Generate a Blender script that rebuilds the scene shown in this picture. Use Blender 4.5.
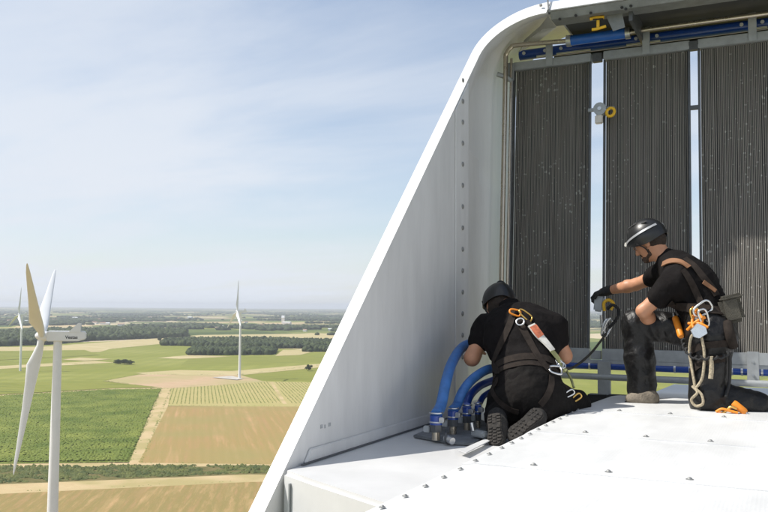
import bpy, bmesh, math, random
import numpy as np
from mathutils import Vector, Matrix, noise
from mathutils.bvhtree import BVHTree
R_ = math.radians
random.seed(7); rng = np.random.default_rng(7)
for o in list(bpy.data.objects): bpy.data.objects.remove(o)
scene = bpy.context.scene
COL = scene.collection

# ------------------------------------------------------------------ camera
F_PX = 825.0                      # focal length in pixels of a 768 px wide frame
YAW, PITCH, ROLL = R_(25.9), R_(3.53), R_(0.4)
_f0 = Vector((-math.sin(YAW), math.cos(YAW), 0)); _r0 = Vector((math.cos(YAW), math.sin(YAW), 0)); _u0 = Vector((0, 0, 1))
FW = _f0*math.cos(PITCH) + _u0*math.sin(PITCH); _u1 = _u0*math.cos(PITCH) - _f0*math.sin(PITCH)
RT = _r0*math.cos(ROLL) + _u1*math.sin(ROLL); UP = _u1*math.cos(ROLL) - _r0*math.sin(ROLL)
cam = bpy.data.cameras.new('camera'); cam_o = bpy.data.objects.new('camera', cam); COL.objects.link(cam_o)
cam.sensor_width = 36; cam.lens = F_PX/768*36; cam.clip_start = 0.05; cam.clip_end = 90000
cam_o.matrix_world = Matrix(((RT.x, UP.x, -FW.x, 0), (RT.y, UP.y, -FW.y, 0), (RT.z, UP.z, -FW.z, 0), (0, 0, 0, 1)))
scene.camera = cam_o
# ------------------------------------------------------------------ light
LIGHT = Vector((1.0, 0.45, -1.40)).normalized()        # direction the sunlight travels
SUN_EL = math.asin(-LIGHT.z); _s = -LIGHT
world = bpy.data.worlds.new('World'); scene.world = world; world.use_nodes = True
wn, wl = world.node_tree.nodes, world.node_tree.links; wn.clear()
def WN(t, **k):
    n = wn.new(t)
    for a, b in k.items(): setattr(n, a, b)
    return n
sky = WN('ShaderNodeTexSky', sky_type='NISHITA', sun_disc=False)
sky.sun_elevation = SUN_EL; sky.sun_rotation = math.atan2(_s.x, _s.y); sky.altitude = 100; sky.air_density = 1.0; sky.dust_density = 0.7; sky.ozone_density = 1.3
geo = WN('ShaderNodeTexCoord'); sep = WN('ShaderNodeSeparateXYZ'); wl.new(geo.outputs['Generated'], sep.inputs[0])
zz = WN('ShaderNodeMath', operation='MAXIMUM'); wl.new(sep.outputs['Z'], zz.inputs[0]); zz.inputs[1].default_value = 0.0
za = WN('ShaderNodeMath', operation='ADD'); wl.new(zz.outputs[0], za.inputs[0]); za.inputs[1].default_value = 0.13
dv = WN('ShaderNodeVectorMath', operation='DIVIDE'); cz = WN('ShaderNodeCombineXYZ')
for i in range(3): wl.new(za.outputs[0], cz.inputs[i])
wl.new(geo.outputs['Generated'], dv.inputs[0]); wl.new(cz.outputs[0], dv.inputs[1])
mp = WN('ShaderNodeMapping'); wl.new(dv.outputs[0], mp.inputs[0])
mp.inputs['Rotation'].default_value = (0, 0, R_(28)); mp.inputs['Scale'].default_value = (0.50, 1.0, 0.0)
n1 = WN('ShaderNodeTexNoise'); wl.new(mp.outputs[0], n1.inputs['Vector'])
n1.inputs['Scale'].default_value = 1.1; n1.inputs['Detail'].default_value = 7; n1.inputs['Roughness'].default_value = 0.58; n1.inputs['Distortion'].default_value = 0.3
n2 = WN('ShaderNodeTexNoise'); wl.new(mp.outputs[0], n2.inputs['Vector']); n2.inputs['Scale'].default_value = 0.45; n2.inputs['Detail'].default_value = 3
mu = WN('ShaderNodeMath', operation='MULTIPLY'); wl.new(n1.outputs[0], mu.inputs[0]); wl.new(n2.outputs[0], mu.inputs[1])
cr = WN('ShaderNodeMapRange'); wl.new(mu.outputs[0], cr.inputs[0])
cr.inputs[1].default_value = 0.12; cr.inputs[2].default_value = 0.40; cr.inputs[3].default_value = 0.0; cr.inputs[4].default_value = 0.66; cr.interpolation_type = 'SMOOTHSTEP'
vq = WN('ShaderNodeMath', operation='DIVIDE'); vq.inputs[0].default_value = 0.085; wl.new(za.outputs[0], vq.inputs[1])      # thin high veil, thicker along low sight lines
va = WN('ShaderNodeMath', operation='ADD', use_clamp=True); wl.new(cr.outputs[0], va.inputs[0]); wl.new(vq.outputs[0], va.inputs[1])
mx = WN('ShaderNodeMix', data_type='RGBA'); wl.new(va.outputs[0], mx.inputs[0]); wl.new(sky.outputs[0], mx.inputs[6]); mx.inputs[7].default_value = (5.5, 5.85, 6.4, 1)
bg = WN('ShaderNodeBackground'); wl.new(mx.outputs[2], bg.inputs[0]); bg.inputs[1].default_value = 0.105
wo = WN('ShaderNodeOutputWorld'); wl.new(bg.outputs[0], wo.inputs[0])
sd = bpy.data.lights.new('sun', 'SUN'); sd.energy = 4.1; sd.angle = R_(0.53); sd.color = (1.0, 0.955, 0.88)
so = bpy.data.objects.new('sun', sd); COL.objects.link(so); so.rotation_euler = LIGHT.to_track_quat('-Z', 'Y').to_euler()
vs = scene.view_settings; vs.view_transform = 'Standard'; vs.look = 'None'; vs.exposure = 0.45; vs.gamma = 1.0; vs.use_curve_mapping = False

# ------------------------------------------------------------------ where the photograph's points lie in the place
def ray(x, y): return FW + RT*((x-384)/F_PX) + UP*((256-y)/F_PX)
def atX(x, y, X): r = ray(x, y); return r*(X/r.x)
def atY(x, y, Y): r = ray(x, y); return r*(Y/r.y)
def atZ(x, y, Z): r = ray(x, y); return r*(Z/r.z)
GZ = -90.0
def gnd(x, y, z=GZ): return atZ(x, y, z)
YR, LEAN = 7.00, math.tan(R_(4.0))
def rp(x, y, off=0.0): r = ray(x, y); return r*((YR+off)/(r.y-LEAN*r.z))     # a point on the leaning radiator plane
# ------------------------------------------------------------------ mesh helpers
def tag(o, label=None, cat=None, group=None, kind=None):
    for k, v in (('label', label), ('category', cat), ('group', group), ('kind', kind)):
        if v: o[k] = v
    return o
def empty(name, loc=(0, 0, 0)):
    o = bpy.data.objects.new(name, None); o.location = loc; o.empty_display_size = 0.1; COL.objects.link(o); return o
def link(name, me, parent=None, mat=None):
    o = bpy.data.objects.new(name, me); COL.objects.link(o)
    if mat is not None and not me.materials: me.materials.append(mat)
    if parent is not None:
        o.parent = parent; p = parent; off = Vector(p.location)
        while p.parent: p = p.parent; off += Vector(p.location)
        o.location = -off if not o.get('_local') else o.location
    return o
def smooth(me, ang=40):
    me.polygons.foreach_set('use_smooth', [True]*len(me.polygons))
    if ang: me.set_sharp_from_angle(angle=R_(ang))
class MB:
    def __init__(s): s.v = []; s.f = []; s.m = []
    def add(s, v, f, m=0):
        n = len(s.v); s.v += [tuple(p) for p in v]; s.f += [tuple(i+n for i in q) for q in f]; s.m += [m]*len(f); return s
    def box(s, c, d, M=None, m=0):
        c = Vector(c); v = []
        for x in (-.5, .5):
            for y in (-.5, .5):
                for z in (-.5, .5):
                    p = Vector((x*d[0], y*d[1], z*d[2])); v.append(c + (M @ p if M else p))
        return s.add(v, [(0, 1, 3, 2), (4, 6, 7, 5), (0, 4, 5, 1), (2, 3, 7, 6), (0, 2, 6, 4), (1, 5, 7, 3)], m)
    def prism(s, poly, d, m=0):                       # polygon extruded by the vector d
        d = Vector(d); a = [Vector(p) for p in poly]; n = len(a); v = a + [p+d for p in a]
        f = [tuple(range(n))[::-1], tuple(range(n, 2*n))] + [(i, (i+1) % n, n+(i+1) % n, n+i) for i in range(n)]
        return s.add(v, f, m)
    def tube(s, pts, r, seg=10, cap=True, m=0, flat=1.0):
        pts = [Vector(p) for p in pts]; n = len(pts); rr = r if isinstance(r, (list, tuple)) else [r]*n
        t0 = (pts[1]-pts[0]).normalized(); a = t0.orthogonal().normalized(); v = []; f = []
        for i, p in enumerate(pts):
            t = (pts[min(i+1, n-1)]-pts[max(i-1, 0)]).normalized(); a = (a - t*a.dot(t)).normalized(); b = t.cross(a)
            for k in range(seg):
                q = 2*math.pi*k/seg; v.append(p + a*math.cos(q)*rr[i] + b*math.sin(q)*rr[i]*flat)
        for i in range(n-1):
            for k in range(seg):
                k2 = (k+1) % seg; f.append((i*seg+k, i*seg+k2, (i+1)*seg+k2, (i+1)*seg+k))
        if cap: f += [tuple(range(seg))[::-1], tuple(range((n-1)*seg, n*seg))]
        return s.add(v, f, m)
    def cyl(s, a, b, r0, r1=None, seg=16, m=0): return s.tube([a, b], [r0, r0 if r1 is None else r1], seg, True, m)
    def torus(s, c, nrm, R, r, seg=24, ss=8, m=0, sx=1.0, ax=None):
        nrm = Vector(nrm).normalized(); a = (Vector(ax) if ax else nrm.orthogonal()).normalized(); a = (a-nrm*a.dot(nrm)).normalized(); b = nrm.cross(a); c = Vector(c); v = []; f = []
        for i in range(seg):
            q = 2*math.pi*i/seg; d = a*math.cos(q)*sx + b*math.sin(q); dn = (a*math.cos(q) + b*math.sin(q)).normalized()
            for k in range(ss):
                w = 2*math.pi*k/ss; v.append(c + d*R + dn*math.cos(w)*r + nrm*math.sin(w)*r)
        for i in range(seg):
            for k in range(ss): f.append((i*ss+k, ((i+1) % seg)*ss+k, ((i+1) % seg)*ss+(k+1) % ss, i*ss+(k+1) % ss))
        return s.add(v, f, m)
    def ball(s, c, rad, seg=14, rings=9, M=None, m=0):
        c = Vector(c); v = [c + (M @ Vector((0, 0, rad[2])) if M else Vector((0, 0, rad[2])))]; f = []
        for i in range(1, rings):
            t = math.pi*i/rings
            for k in range(seg):
                q = 2*math.pi*k/seg; p = Vector((rad[0]*math.sin(t)*math.cos(q), rad[1]*math.sin(t)*math.sin(q), rad[2]*math.cos(t))); v.append(c + (M @ p if M else p))
        p = Vector((0, 0, -rad[2])); v.append(c + (M @ p if M else p)); L = len(v)-1
        f += [(0, 1+k, 1+(k+1) % seg) for k in range(seg)]
        for i in range(rings-2):
            for k in range(seg): f.append((1+i*seg+k, 1+(i+1)*seg+k, 1+(i+1)*seg+(k+1) % seg, 1+i*seg+(k+1) % seg))
        f += [(L, 1+(rings-2)*seg+(k+1) % seg, 1+(rings-2)*seg+k) for k in range(seg)]
        return s.add(v, f, m)
    def mesh(s, name, mats=(), sm=None, bevel=0):
        me = bpy.data.meshes.new(name); me.from_pydata(s.v, [], s.f)
        for q in mats: me.materials.append(q)
        if any(s.m): me.polygons.foreach_set('material_index', s.m)
        bm = bmesh.new(); bm.from_mesh(me); bmesh.ops.recalc_face_normals(bm, faces=bm.faces)
        if bevel:
            bmesh.ops.bevel(bm, geom=[e for e in bm.edges if len(e.link_faces) == 2 and e.calc_face_angle(0) > 0.6], offset=bevel, segments=2, affect='EDGES', clamp_overlap=True)
        bm.to_mesh(me); bm.free()
        if sm or bevel: smooth(me, sm or 40)
        me.update(); return me
    def build(s, name, mat, parent=None, sm=None, bevel=0):
        return link(name, s.mesh(name, mat if isinstance(mat, (list, tuple)) else [mat], sm, bevel), parent)
def spline(pts, n=8):
    P = [Vector(p) for p in pts]; P = [P[0]*2-P[1]] + P + [P[-1]*2-P[-2]]; out = []
    for i in range(1, len(P)-2):
        for k in range(n):
            t = k/n; a, b, c, d = P[i-1:i+3]
            out.append(0.5*((2*b) + (c-a)*t + (2*a-5*b+4*c-d)*t*t + (3*b-a-3*c+d)*t**3))
    out.append(P[-2]); return out
def fast_mesh(name, V, T, mat):
    me = bpy.data.meshes.new(name); V = np.asarray(V, np.float32); T = np.asarray(T, np.int32); k = T.shape[1]
    me.vertices.add(len(V)); me.vertices.foreach_set('co', V.ravel()); me.loops.add(T.size); me.loops.foreach_set('vertex_index', T.ravel())
    me.polygons.add(len(T)); me.polygons.foreach_set('loop_start', np.arange(0, T.size, k, dtype=np.int32))
    me.update(calc_edges=True); me.validate()
    if mat: me.materials.append(mat)
    return me
# ------------------------------------------------------------------ materials
def pm(name, col, rough=0.5, metal=0.0, var=0.0, vscale=8.0, bump=0.0, bscale=60.0, col2=None, coat=0.0, stretch=None, spec=0.5):
    m = bpy.data.materials.new(name); m.use_nodes = True; nt = m.node_tree; N, L = nt.nodes, nt.links; b = N['Principled BSDF']
    b.inputs['Base Color'].default_value = (*col, 1); b.inputs['Roughness'].default_value = rough; b.inputs['Metallic'].default_value = metal
    b.inputs['Coat Weight'].default_value = coat; b.inputs['Specular IOR Level'].default_value = spec
    tc = N.new('ShaderNodeTexCoord'); mpn = N.new('ShaderNodeMapping'); L.new(tc.outputs['Object'], mpn.inputs[0])
    if stretch: mpn.inputs['Scale'].default_value = stretch
    if var or col2:
        n = N.new('ShaderNodeTexNoise'); n.inputs['Scale'].default_value = vscale; n.inputs['Detail'].default_value = 6; n.inputs['Roughness'].default_value = 0.62; L.new(mpn.outputs[0], n.inputs['Vector'])
        c2 = col2 or tuple(max(0, c*(1-var)) for c in col); c1 = col if col2 else tuple(min(1, c*(1+var*0.5)) for c in col)
        r = N.new('ShaderNodeValToRGB'); r.color_ramp.elements[0].position = 0.36; r.color_ramp.elements[1].position = 0.64
        r.color_ramp.elements[0].color = (*c2, 1); r.color_ramp.elements[1].color = (*c1, 1)
        L.new(n.outputs[0], r.inputs[0]); L.new(r.outputs[0], b.inputs['Base Color'])
        mr = N.new('ShaderNodeMapRange'); mr.inputs[3].default_value = rough*0.82; mr.inputs[4].default_value = min(1, rough*1.2); L.new(n.outputs[0], mr.inputs[0]); L.new(mr.outputs[0], b.inputs['Roughness'])
    if bump:
        n = N.new('ShaderNodeTexNoise'); n.inputs['Scale'].default_value = bscale; n.inputs['Detail'].default_value = 5; L.new(mpn.outputs[0], n.inputs['Vector'])
        bp = N.new('ShaderNodeBump'); bp.inputs['Strength'].default_value = bump; bp.inputs['Distance'].default_value = 0.02; L.new(n.outputs[0], bp.inputs['Height']); L.new(bp.outputs[0], b.inputs['Normal'])
    return m
M = {}
M['white'] = pm('white_gelcoat', (.62, .62, .615), .36, var=.08, vscale=2.2, bump=.03, bscale=9)
M['fin_white'] = pm('fin_gelcoat', (.70, .695, .68), .40, var=.085, vscale=2.4, bump=.035, bscale=5, stretch=(2, 2, .45))
M['cream'] = pm('fairing_gelcoat', (.56, .55, .50), .45, var=.07, vscale=2.0)
M['grey_steel'] = pm('grey_painted_steel', (.36, .38, .39), .45, .2, var=.12, vscale=14)
M['beam_steel'] = pm('beam_grey_steel', (.21, .22, .215), .5, .2, var=.2, vscale=9)
M['dark_steel'] = pm('dark_steel', (.10, .105, .11), .5, .4, var=.2, vscale=12)
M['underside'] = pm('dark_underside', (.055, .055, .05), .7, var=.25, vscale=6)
M['zinc'] = pm('zinc', (.58, .59, .60), .32, .9, var=.1, vscale=40)
M['steel_tube'] = pm('stainless_tube', (.52, .46, .37), .28, .85, var=.1, vscale=10)
M['blue'] = pm('blue_pipe_paint', (.012, .06, .32), .3, coat=.3, var=.12, vscale=10)
M['blue_bright'] = pm('bright_blue_sleeve', (.022, .13, .50), .34, coat=.2, var=.1, vscale=10)
M['blue_hose'] = pm('blue_rubber_hose', (.055, .175, .46), .5, var=.2, vscale=14, bump=.08, bscale=90)
M['rubber'] = pm('black_rubber', (.018, .018, .018), .75, var=.2, vscale=20)
M['mat'] = pm('grey_rubber_mat', (.17, .18, .19), .8, var=.35, vscale=10, bump=.3, bscale=50)
M['bolt'] = pm('rivet_steel', (.30, .30, .29), .5, .4, var=.15, vscale=50)
M['yellow'] = pm('yellow_paint', (.75, .44, .02), .4, var=.1, vscale=30)
M['orange'] = pm('orange_plastic', (.80, .26, .02), .45, var=.1, vscale=30)
M['seam'] = pm('dark_joint', (.12, .125, .13), .8, var=.1)
# ================================================================== LAND
def field_mat(name, cols, scale, stretch=(1, 1, 1), rotz=0, rows=0.0, rowcol=None, rough=.95, rowmix=.5, big=None):
    m = bpy.data.materials.new(name); m.use_nodes = True; N, L = m.node_tree.nodes, m.node_tree.links; b = N['Principled BSDF']; b.inputs['Roughness'].default_value = rough; b.inputs['Specular IOR Level'].default_value = .1
    tc = N.new('ShaderNodeTexCoord'); mp_ = N.new('ShaderNodeMapping'); L.new(tc.outputs['Object'], mp_.inputs[0]); mp_.inputs['Rotation'].default_value = (0, 0, rotz)
    m2 = N.new('ShaderNodeMapping'); L.new(mp_.outputs[0], m2.inputs[0]); m2.inputs['Scale'].default_value = stretch
    n = N.new('ShaderNodeTexNoise'); n.inputs['Scale'].default_value = scale; n.inputs['Detail'].default_value = 8; n.inputs['Roughness'].default_value = .7; L.new(m2.outputs[0], n.inputs['Vector'])
    r = N.new('ShaderNodeValToRGB'); e = r.color_ramp.elements
    e[0].position = .34; e[1].position = .66; e[0].color = (*cols[0], 1); e[1].color = (*cols[-1], 1)
    if len(cols) == 3: k = e.new(.5); k.color = (*cols[1], 1)
    L.new(n.outputs[0], r.inputs[0]); out = r.outputs[0]
    if big:
        nb = N.new('ShaderNodeTexNoise'); nb.inputs['Scale'].default_value = big[0]; nb.inputs['Detail'].default_value = 3; L.new(mp_.outputs[0], nb.inputs['Vector'])
        rb = N.new('ShaderNodeMapRange'); rb.inputs[1].default_value = .4; rb.inputs[2].default_value = .62; L.new(nb.outputs[0], rb.inputs[0])
        mb = N.new('ShaderNodeMix'); mb.data_type = 'RGBA'; L.new(rb.outputs[0], mb.inputs[0]); L.new(out, mb.inputs[6]); mb.inputs[7].default_value = (*big[1], 1); out = mb.outputs[2]
    if rows:
        w = N.new('ShaderNodeTexWave'); w.inputs['Scale'].default_value = rows; w.inputs['Distortion'].default_value = .4; w.inputs['Detail'].default_value = 2; L.new(mp_.outputs[0], w.inputs['Vector'])
        mx_ = N.new('ShaderNodeMix'); mx_.data_type = 'RGBA'; mm = N.new('ShaderNodeMath'); mm.operation = 'MULTIPLY'; mm.inputs[1].default_value = rowmix; L.new(w.outputs['Fac'], mm.inputs[0]); L.new(mm.outputs[0], mx_.inputs[0])
        L.new(out, mx_.inputs[6]); mx_.inputs[7].default_value = (*rowcol, 1); out = mx_.outputs[2]
    L.new(out, b.inputs['Base Color'])
    return m
TAN = (.36, .245, .125); STRAW = (.46, .36, .20); GRN = (.15, .165, .035); LGRN = (.24, .25, .06); DGRN = (.05, .085, .022); PALE = (.50, .42, .28)
# wide country: a patchwork of crop, stubble and wood that goes on to the horizon
def country_mat():
    m = bpy.data.materials.new('open_country'); m.use_nodes = True; N, L = m.node_tree.nodes, m.node_tree.links; b = N['Principled BSDF']; b.inputs['Roughness'].default_value = .95; b.inputs['Specular IOR Level'].default_value = .05
    tc = N.new('ShaderNodeTexCoord'); mp_ = N.new('ShaderNodeMapping'); L.new(tc.outputs['Object'], mp_.inputs[0]); mp_.inputs['Rotation'].default_value = (0, 0, .45); mp_.inputs['Scale'].default_value = (.0042, .0022, 1)
    v = N.new('ShaderNodeTexVoronoi'); v.distance = 'CHEBYCHEV'; v.inputs['Scale'].default_value = 1; v.inputs['Randomness'].default_value = .8; L.new(mp_.outputs[0], v.inputs['Vector'])
    s = N.new('ShaderNodeSeparateColor'); L.new(v.outputs['Color'], s.inputs[0])
    r = N.new('ShaderNodeValToRGB'); r.color_ramp.interpolation = 'CONSTANT'; e = r.color_ramp.elements
    cs = [LGRN, (.16, .19, .05), STRAW, (.18, .20, .06), PALE, (.11, .14, .035), (.30, .26, .12), (.07, .10, .03)]
    e[0].position = 0; e[0].color = (*cs[0], 1); e[1].position = .14; e[1].color = (*cs[1], 1)
    for i in range(2, 8): k = e.new(i*.125+.02); k.color = (*cs[i], 1)
    L.new(s.outputs[0], r.inputs[0])
    n = N.new('ShaderNodeTexNoise'); n.inputs['Scale'].default_value = .02; n.inputs['Detail'].default_value = 8; n.inputs['Roughness'].default_value = .7; L.new(tc.outputs['Object'], n.inputs['Vector'])
    mr = N.new('ShaderNodeMapRange'); mr.inputs[3].default_value = .65; mr.inputs[4].default_value = 1.3; L.new(n.outputs[0], mr.inputs[0])
    hs = N.new('ShaderNodeHueSaturation'); L.new(r.outputs[0], hs.inputs['Color']); L.new(mr.outputs[0], hs.inputs['Value'])
    # woodland cover by large noise, commoner in the far country
    n2 = N.new('ShaderNodeTexNoise'); n2.inputs['Scale'].default_value = .0011; n2.inputs['Detail'].default_value = 7; n2.inputs['Roughness'].default_value = .62; L.new(tc.outputs['Object'], n2.inputs['Vector'])
    ln = N.new('ShaderNodeVectorMath'); ln.operation = 'LENGTH'; L.new(tc.outputs['Object'], ln.inputs[0])
    d = N.new('ShaderNodeMapRange'); d.inputs[1].default_value = 2200; d.inputs[2].default_value = 4200; d.inputs[3].default_value = -.30; d.inputs[4].default_value = .0; L.new(ln.outputs['Value'], d.inputs[0])
    ad = N.new('ShaderNodeMath'); ad.operation = 'ADD'; L.new(n2.outputs[0], ad.inputs[0]); L.new(d.outputs[0], ad.inputs[1])
    st = N.new('ShaderNodeMapRange'); st.inputs[1].default_value = .47; st.inputs[2].default_value = .53; L.new(ad.outputs[0], st.inputs[0])
    mx_ = N.new('ShaderNodeMix'); mx_.data_type = 'RGBA'; L.new(st.outputs[0], mx_.inputs[0]); L.new(hs.outputs[0], mx_.inputs[6])
    wr = N.new('ShaderNodeValToRGB'); wr.color_ramp.elements[0].color = (.022, .042, .016, 1); wr.color_ramp.elements[1].color = (.055, .085, .03, 1); wr.color_ramp.elements[0].position = .35; wr.color_ramp.elements[1].position = .65
    L.new(n.outputs[0], wr.inputs[0]); L.new(wr.outputs[0], mx_.inputs[7]); L.new(mx_.outputs[2], b.inputs['Base Color'])
    return m
mb = MB(); RG = 26000; seg = 96
ring = [0, 400, 900, 1800, 3500, 7000, 14000, RG]
V = [(0, 0, GZ)]; Fc = []
for r in ring[1:]:
    for k in range(seg):
        q = 2*math.pi*k/seg; h = 0
        if r >= 14000: h = 14*noise.noise((math.cos(q)*3.1, math.sin(q)*3.1, r/9000)) + (16 if r == RG else 6)
        V.append((r*math.cos(q), r*math.sin(q), GZ+h))
Fc += [(0, 1+k, 1+(k+1) % seg) for k in range(seg)]
for i in range(len(ring)-2):
    for k in range(seg): Fc.append((1+i*seg+k, 1+(i+1)*seg+k, 1+(i+1)*seg+(k+1) % seg, 1+i*seg+(k+1) % seg))
mb.add(V, Fc); g = mb.build('ground', country_mat()); tag(g, 'open farmland of crops and woods reaching the horizon', 'farmland', kind='structure')
_fz = [0]
def field(name, px, mat, label, lift=None):
    _fz[0] += 1; z = GZ + (.05 + .03*_fz[0] if lift is None else lift)
    o = MB().add([gnd(x, y, z) for x, y in px], [tuple(range(len(px)))]).build(name, mat)
    tag(o, label, 'field', kind='structure'); return o
# row direction of the near plots, from the sandy track's line
_a, _b = gnd(130, 462), gnd(163, 389); ROWA = math.atan2(_b.y-_a.y, _b.x-_a.x)
m_l = field_mat('light_meadow', [(.19, .20, .04), LGRN, (.29, .275, .085)], .02, (.35, 2.2, 1), rotz=-.42, rows=.012, rowcol=(.16, .18, .04), rowmix=.3, big=(.006, (.20, .215, .04)))
m_brown = field_mat('dry_crop', [(.36, .225, .11), (.31, .225, .09), (.43, .27, .14)], .16, (1, .05, 1), rotz=-ROWA+math.pi/2, rows=.055, rowcol=(.26, .215, .08), rowmix=.35, big=(.014, (.29, .235, .095)))
m_brown2 = field_mat('stubble_strip', [(.36, .23, .115), (.26, .20, .08), (.44, .29, .145)], .22, (1, .10, 1), rotz=-ROWA+math.pi/2+.12, rows=.06, rowcol=(.22, .19, .07), rowmix=.45)
m_track = field_mat('sandy_track', [(.44, .33, .18), (.52, .41, .24)], .1, big=(.05, (.36, .30, .14)))
m_vine = field_mat('young_vineyard', [(.40, .33, .15), (.34, .31, .12)], .05, rotz=-ROWA, rows=0, rowcol=(.16, .18, .05))
m_pink = field_mat('bare_pinkish_field', [(.42, .29, .18), (.46, .33, .21), (.38, .28, .16)], .03, big=(.012, (.36, .31, .15)))
m_straw = field_mat('straw_field', [(.48, .38, .21), (.40, .34, .17), (.52, .43, .26)], .01, (1, 3, 1))
m_green = field_mat('green_crop_soil', [(.10, .135, .025), (.15, .175, .04)], .05)
m_dk = field_mat('hedge_soil', [(.10, .10, .035), (.20, .16, .075)], .1)
m_lg2 = field_mat('mid_green_field', [(.13, .155, .03), (.22, .225, .05), (.16, .185, .035)], .025, (.5, 4, 1), rotz=-.3)
field('meadow', [(-900, 402), (-900, 346), (0, 345), (120, 341), (345, 352), (520, 356), (760, 372), (760, 430), (420, 430)], m_l, 'broad light green meadow behind the wind turbine tower')
field('green_field', [(-500, 372), (-500, 362), (0, 361), (125, 366), (40, 373)], m_lg2, 'bright green field in front of the far left wind turbine')
field('green_field', [(200, 372), (330, 366), (480, 372), (480, 384), (255, 380)], m_lg2, 'green field right of the middle wind turbine base')
field('green_field', [(190, 358), (345, 355), (520, 361), (520, 366), (330, 362), (180, 366)], m_lg2, 'green strip of field in front of the wood')
field('straw_field', [(-600, 357), (-600, 346), (40, 347), (200, 335), (360, 333), (360, 340), (190, 341), (110, 349), (100, 352)], m_straw, 'pale straw field along the edge of the woods')
field('straw_field', [(-400, 367.5), (0, 366), (95, 361), (115, 362.5), (0, 369)], m_straw, 'thin pale straw strip beside the far left wind turbine')
field('straw_field', [(157, 358), (190, 355), (232, 356.5), (180, 359)], m_straw, 'small straw coloured field before the wood')
field('straw_field', [(275, 356), (283, 350), (320, 350), (300, 355)], m_straw, 'straw clearing right of the wood')
field('straw_field', [(135, 373), (180, 370), (232, 371), (330, 363), (345, 365), (232, 376), (150, 375)], m_straw, 'straw coloured strip behind the bare field')
field('straw_field', [(250, 338), (310, 333), (345, 334), (345, 338), (255, 342)], m_straw, 'pale stubble field beyond the woods')
field('bare_field', [(104, 381), (140, 374.5), (240, 375), (262, 381), (305, 384), (168, 389.5)], m_pink, 'bare pinkish earth field beside the turbine base')
gf_px = [(-330, 470), (-330, 404), (0, 396), (60, 392.5), (110, 389.5), (163, 389), (130, 462), (0, 464)]
field('green_field', gf_px, m_green, 'dark green leafy crop field left of the sandy track')
field('farm_track', [(-330, 402.5), (0, 395), (60, 391.6), (110, 388.6), (165, 387.6), (165, 388.6), (110, 389.7), (60, 392.8), (0, 396.4), (-330, 404.5)], m_track, 'thin pale path along the top of the dark green crop')
field('green_field', [(-330, 402), (-330, 388), (0, 383), (85, 381), (108, 382), (160, 387.3), (110, 388.3), (0, 394.5)], m_lg2, 'lighter green field between the meadow and the dark crop')
field('green_field', [(-400, 361), (-400, 353), (0, 351), (85, 350), (100, 355), (0, 360)], m_lg2, 'green field in front of the dark forest at the left')
field('straw_field', [(62, 359.5), (80, 357.5), (112, 359), (85, 361)], m_straw, 'small pale patch right of the nearest wind turbine')
field('sandy_track', [(160, 389), (171, 388), (168, 406), (141, 465), (129, 463)], m_track, 'sandy farm track beside the dark green crop field')
field('vineyard', [(171, 388.5), (270, 381.5), (430, 385), (430, 408), (168, 406)], m_vine, 'young vineyard with pale rows below the bare field')
field('track', [(270, 382), (273, 382), (287, 404), (283, 404)], m_track, 'thin path crossing the young vineyard')
field('dry_field', [(168, 406.3), (430, 407), (430, 468), (300, 466), (137, 466)], m_brown, 'brown dry crop field right of the sandy track')
field('farm_track', [(-330, 480), (-330, 470), (0, 464), (130, 462.7), (430, 466.5), (430, 467.5), (300, 467.5), (0, 468)], m_track, 'sandy strip along the dark hedge row')
hd_px = [(-330, 492), (-330, 476), (0, 467.5), (140, 466.5), (430, 467), (430, 476), (250, 474.5), (0, 484.5)]
field('hedge_ground', hd_px, m_dk, 'ground under the dark leafy hedge row')
field('farm_track', [(-330, 506), (-330, 492), (0, 484.5), (250, 474.5), (430, 476), (430, 480), (250, 482), (0, 494)], m_track, 'sandy yellow track below the dark hedge row')
field('stubble_field', [(-600, 700), (-330, 506), (0, 494), (250, 482), (430, 480), (900, 480), (900, 900), (300, 1600)], m_brown2, 'brown striped stubble field at the foot of the near wind turbine')
# ---- leafy cover made of many small clumps
def leaf_mat(name, cols, scale=.4, tr=.0):
    m = bpy.data.materials.new(name); m.use_nodes = True; N, L = m.node_tree.nodes, m.node_tree.links; b = N['Principled BSDF']; b.inputs['Roughness'].default_value = .75; b.inputs['Specular IOR Level'].default_value = .25
    tc = N.new('ShaderNodeTexCoord'); n = N.new('ShaderNodeTexNoise'); n.inputs['Scale'].default_value = scale; n.inputs['Detail'].default_value = 6; L.new(tc.outputs['Object'], n.inputs['Vector'])
    r = N.new('ShaderNodeValToRGB'); r.color_ramp.elements[0].position = .32; r.color_ramp.elements[1].position = .68; r.color_ramp.elements[0].color = (*cols[0], 1); r.color_ramp.elements[1].color = (*cols[1], 1)
    L.new(n.outputs[0], r.inputs[0]); L.new(r.outputs[0], b.inputs['Base Color']); return m
M['crop_leaf'] = leaf_mat('crop_leaves', [(.085, .125, .016), (.185, .215, .04)], .035)
M['hedge_leaf'] = leaf_mat('hedge_leaves', [(.045, .065, .018), (.13, .14, .04)], .15)
M['vine_leaf'] = leaf_mat('vine_leaves', [(.13, .15, .035), (.22, .23, .07)], .1)
M['wood_leaf'] = leaf_mat('wood_leaves', [(.010, .022, .005), (.058, .078, .018)], .055)
M['tree_leaf'] = leaf_mat('tree_leaves', [(.02, .035, .012), (.055, .075, .022)], .5)
M['bark'] = pm('bark', (.09, .07, .05), .9, var=.3, vscale=3)
def in_poly(P, poly):
    x, y = P[:, 0], P[:, 1]; c = np.zeros(len(P), bool); n = len(poly)
    for i in range(n):
        x1, y1 = poly[i]; x2, y2 = poly[(i+1) % n]; k = ((y1 > y) != (y2 > y)) & (x < (x2-x1)*(y-y1)/((y2-y1) if y2 != y1 else 1e-9)+x1); c ^= k
    return c
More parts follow.
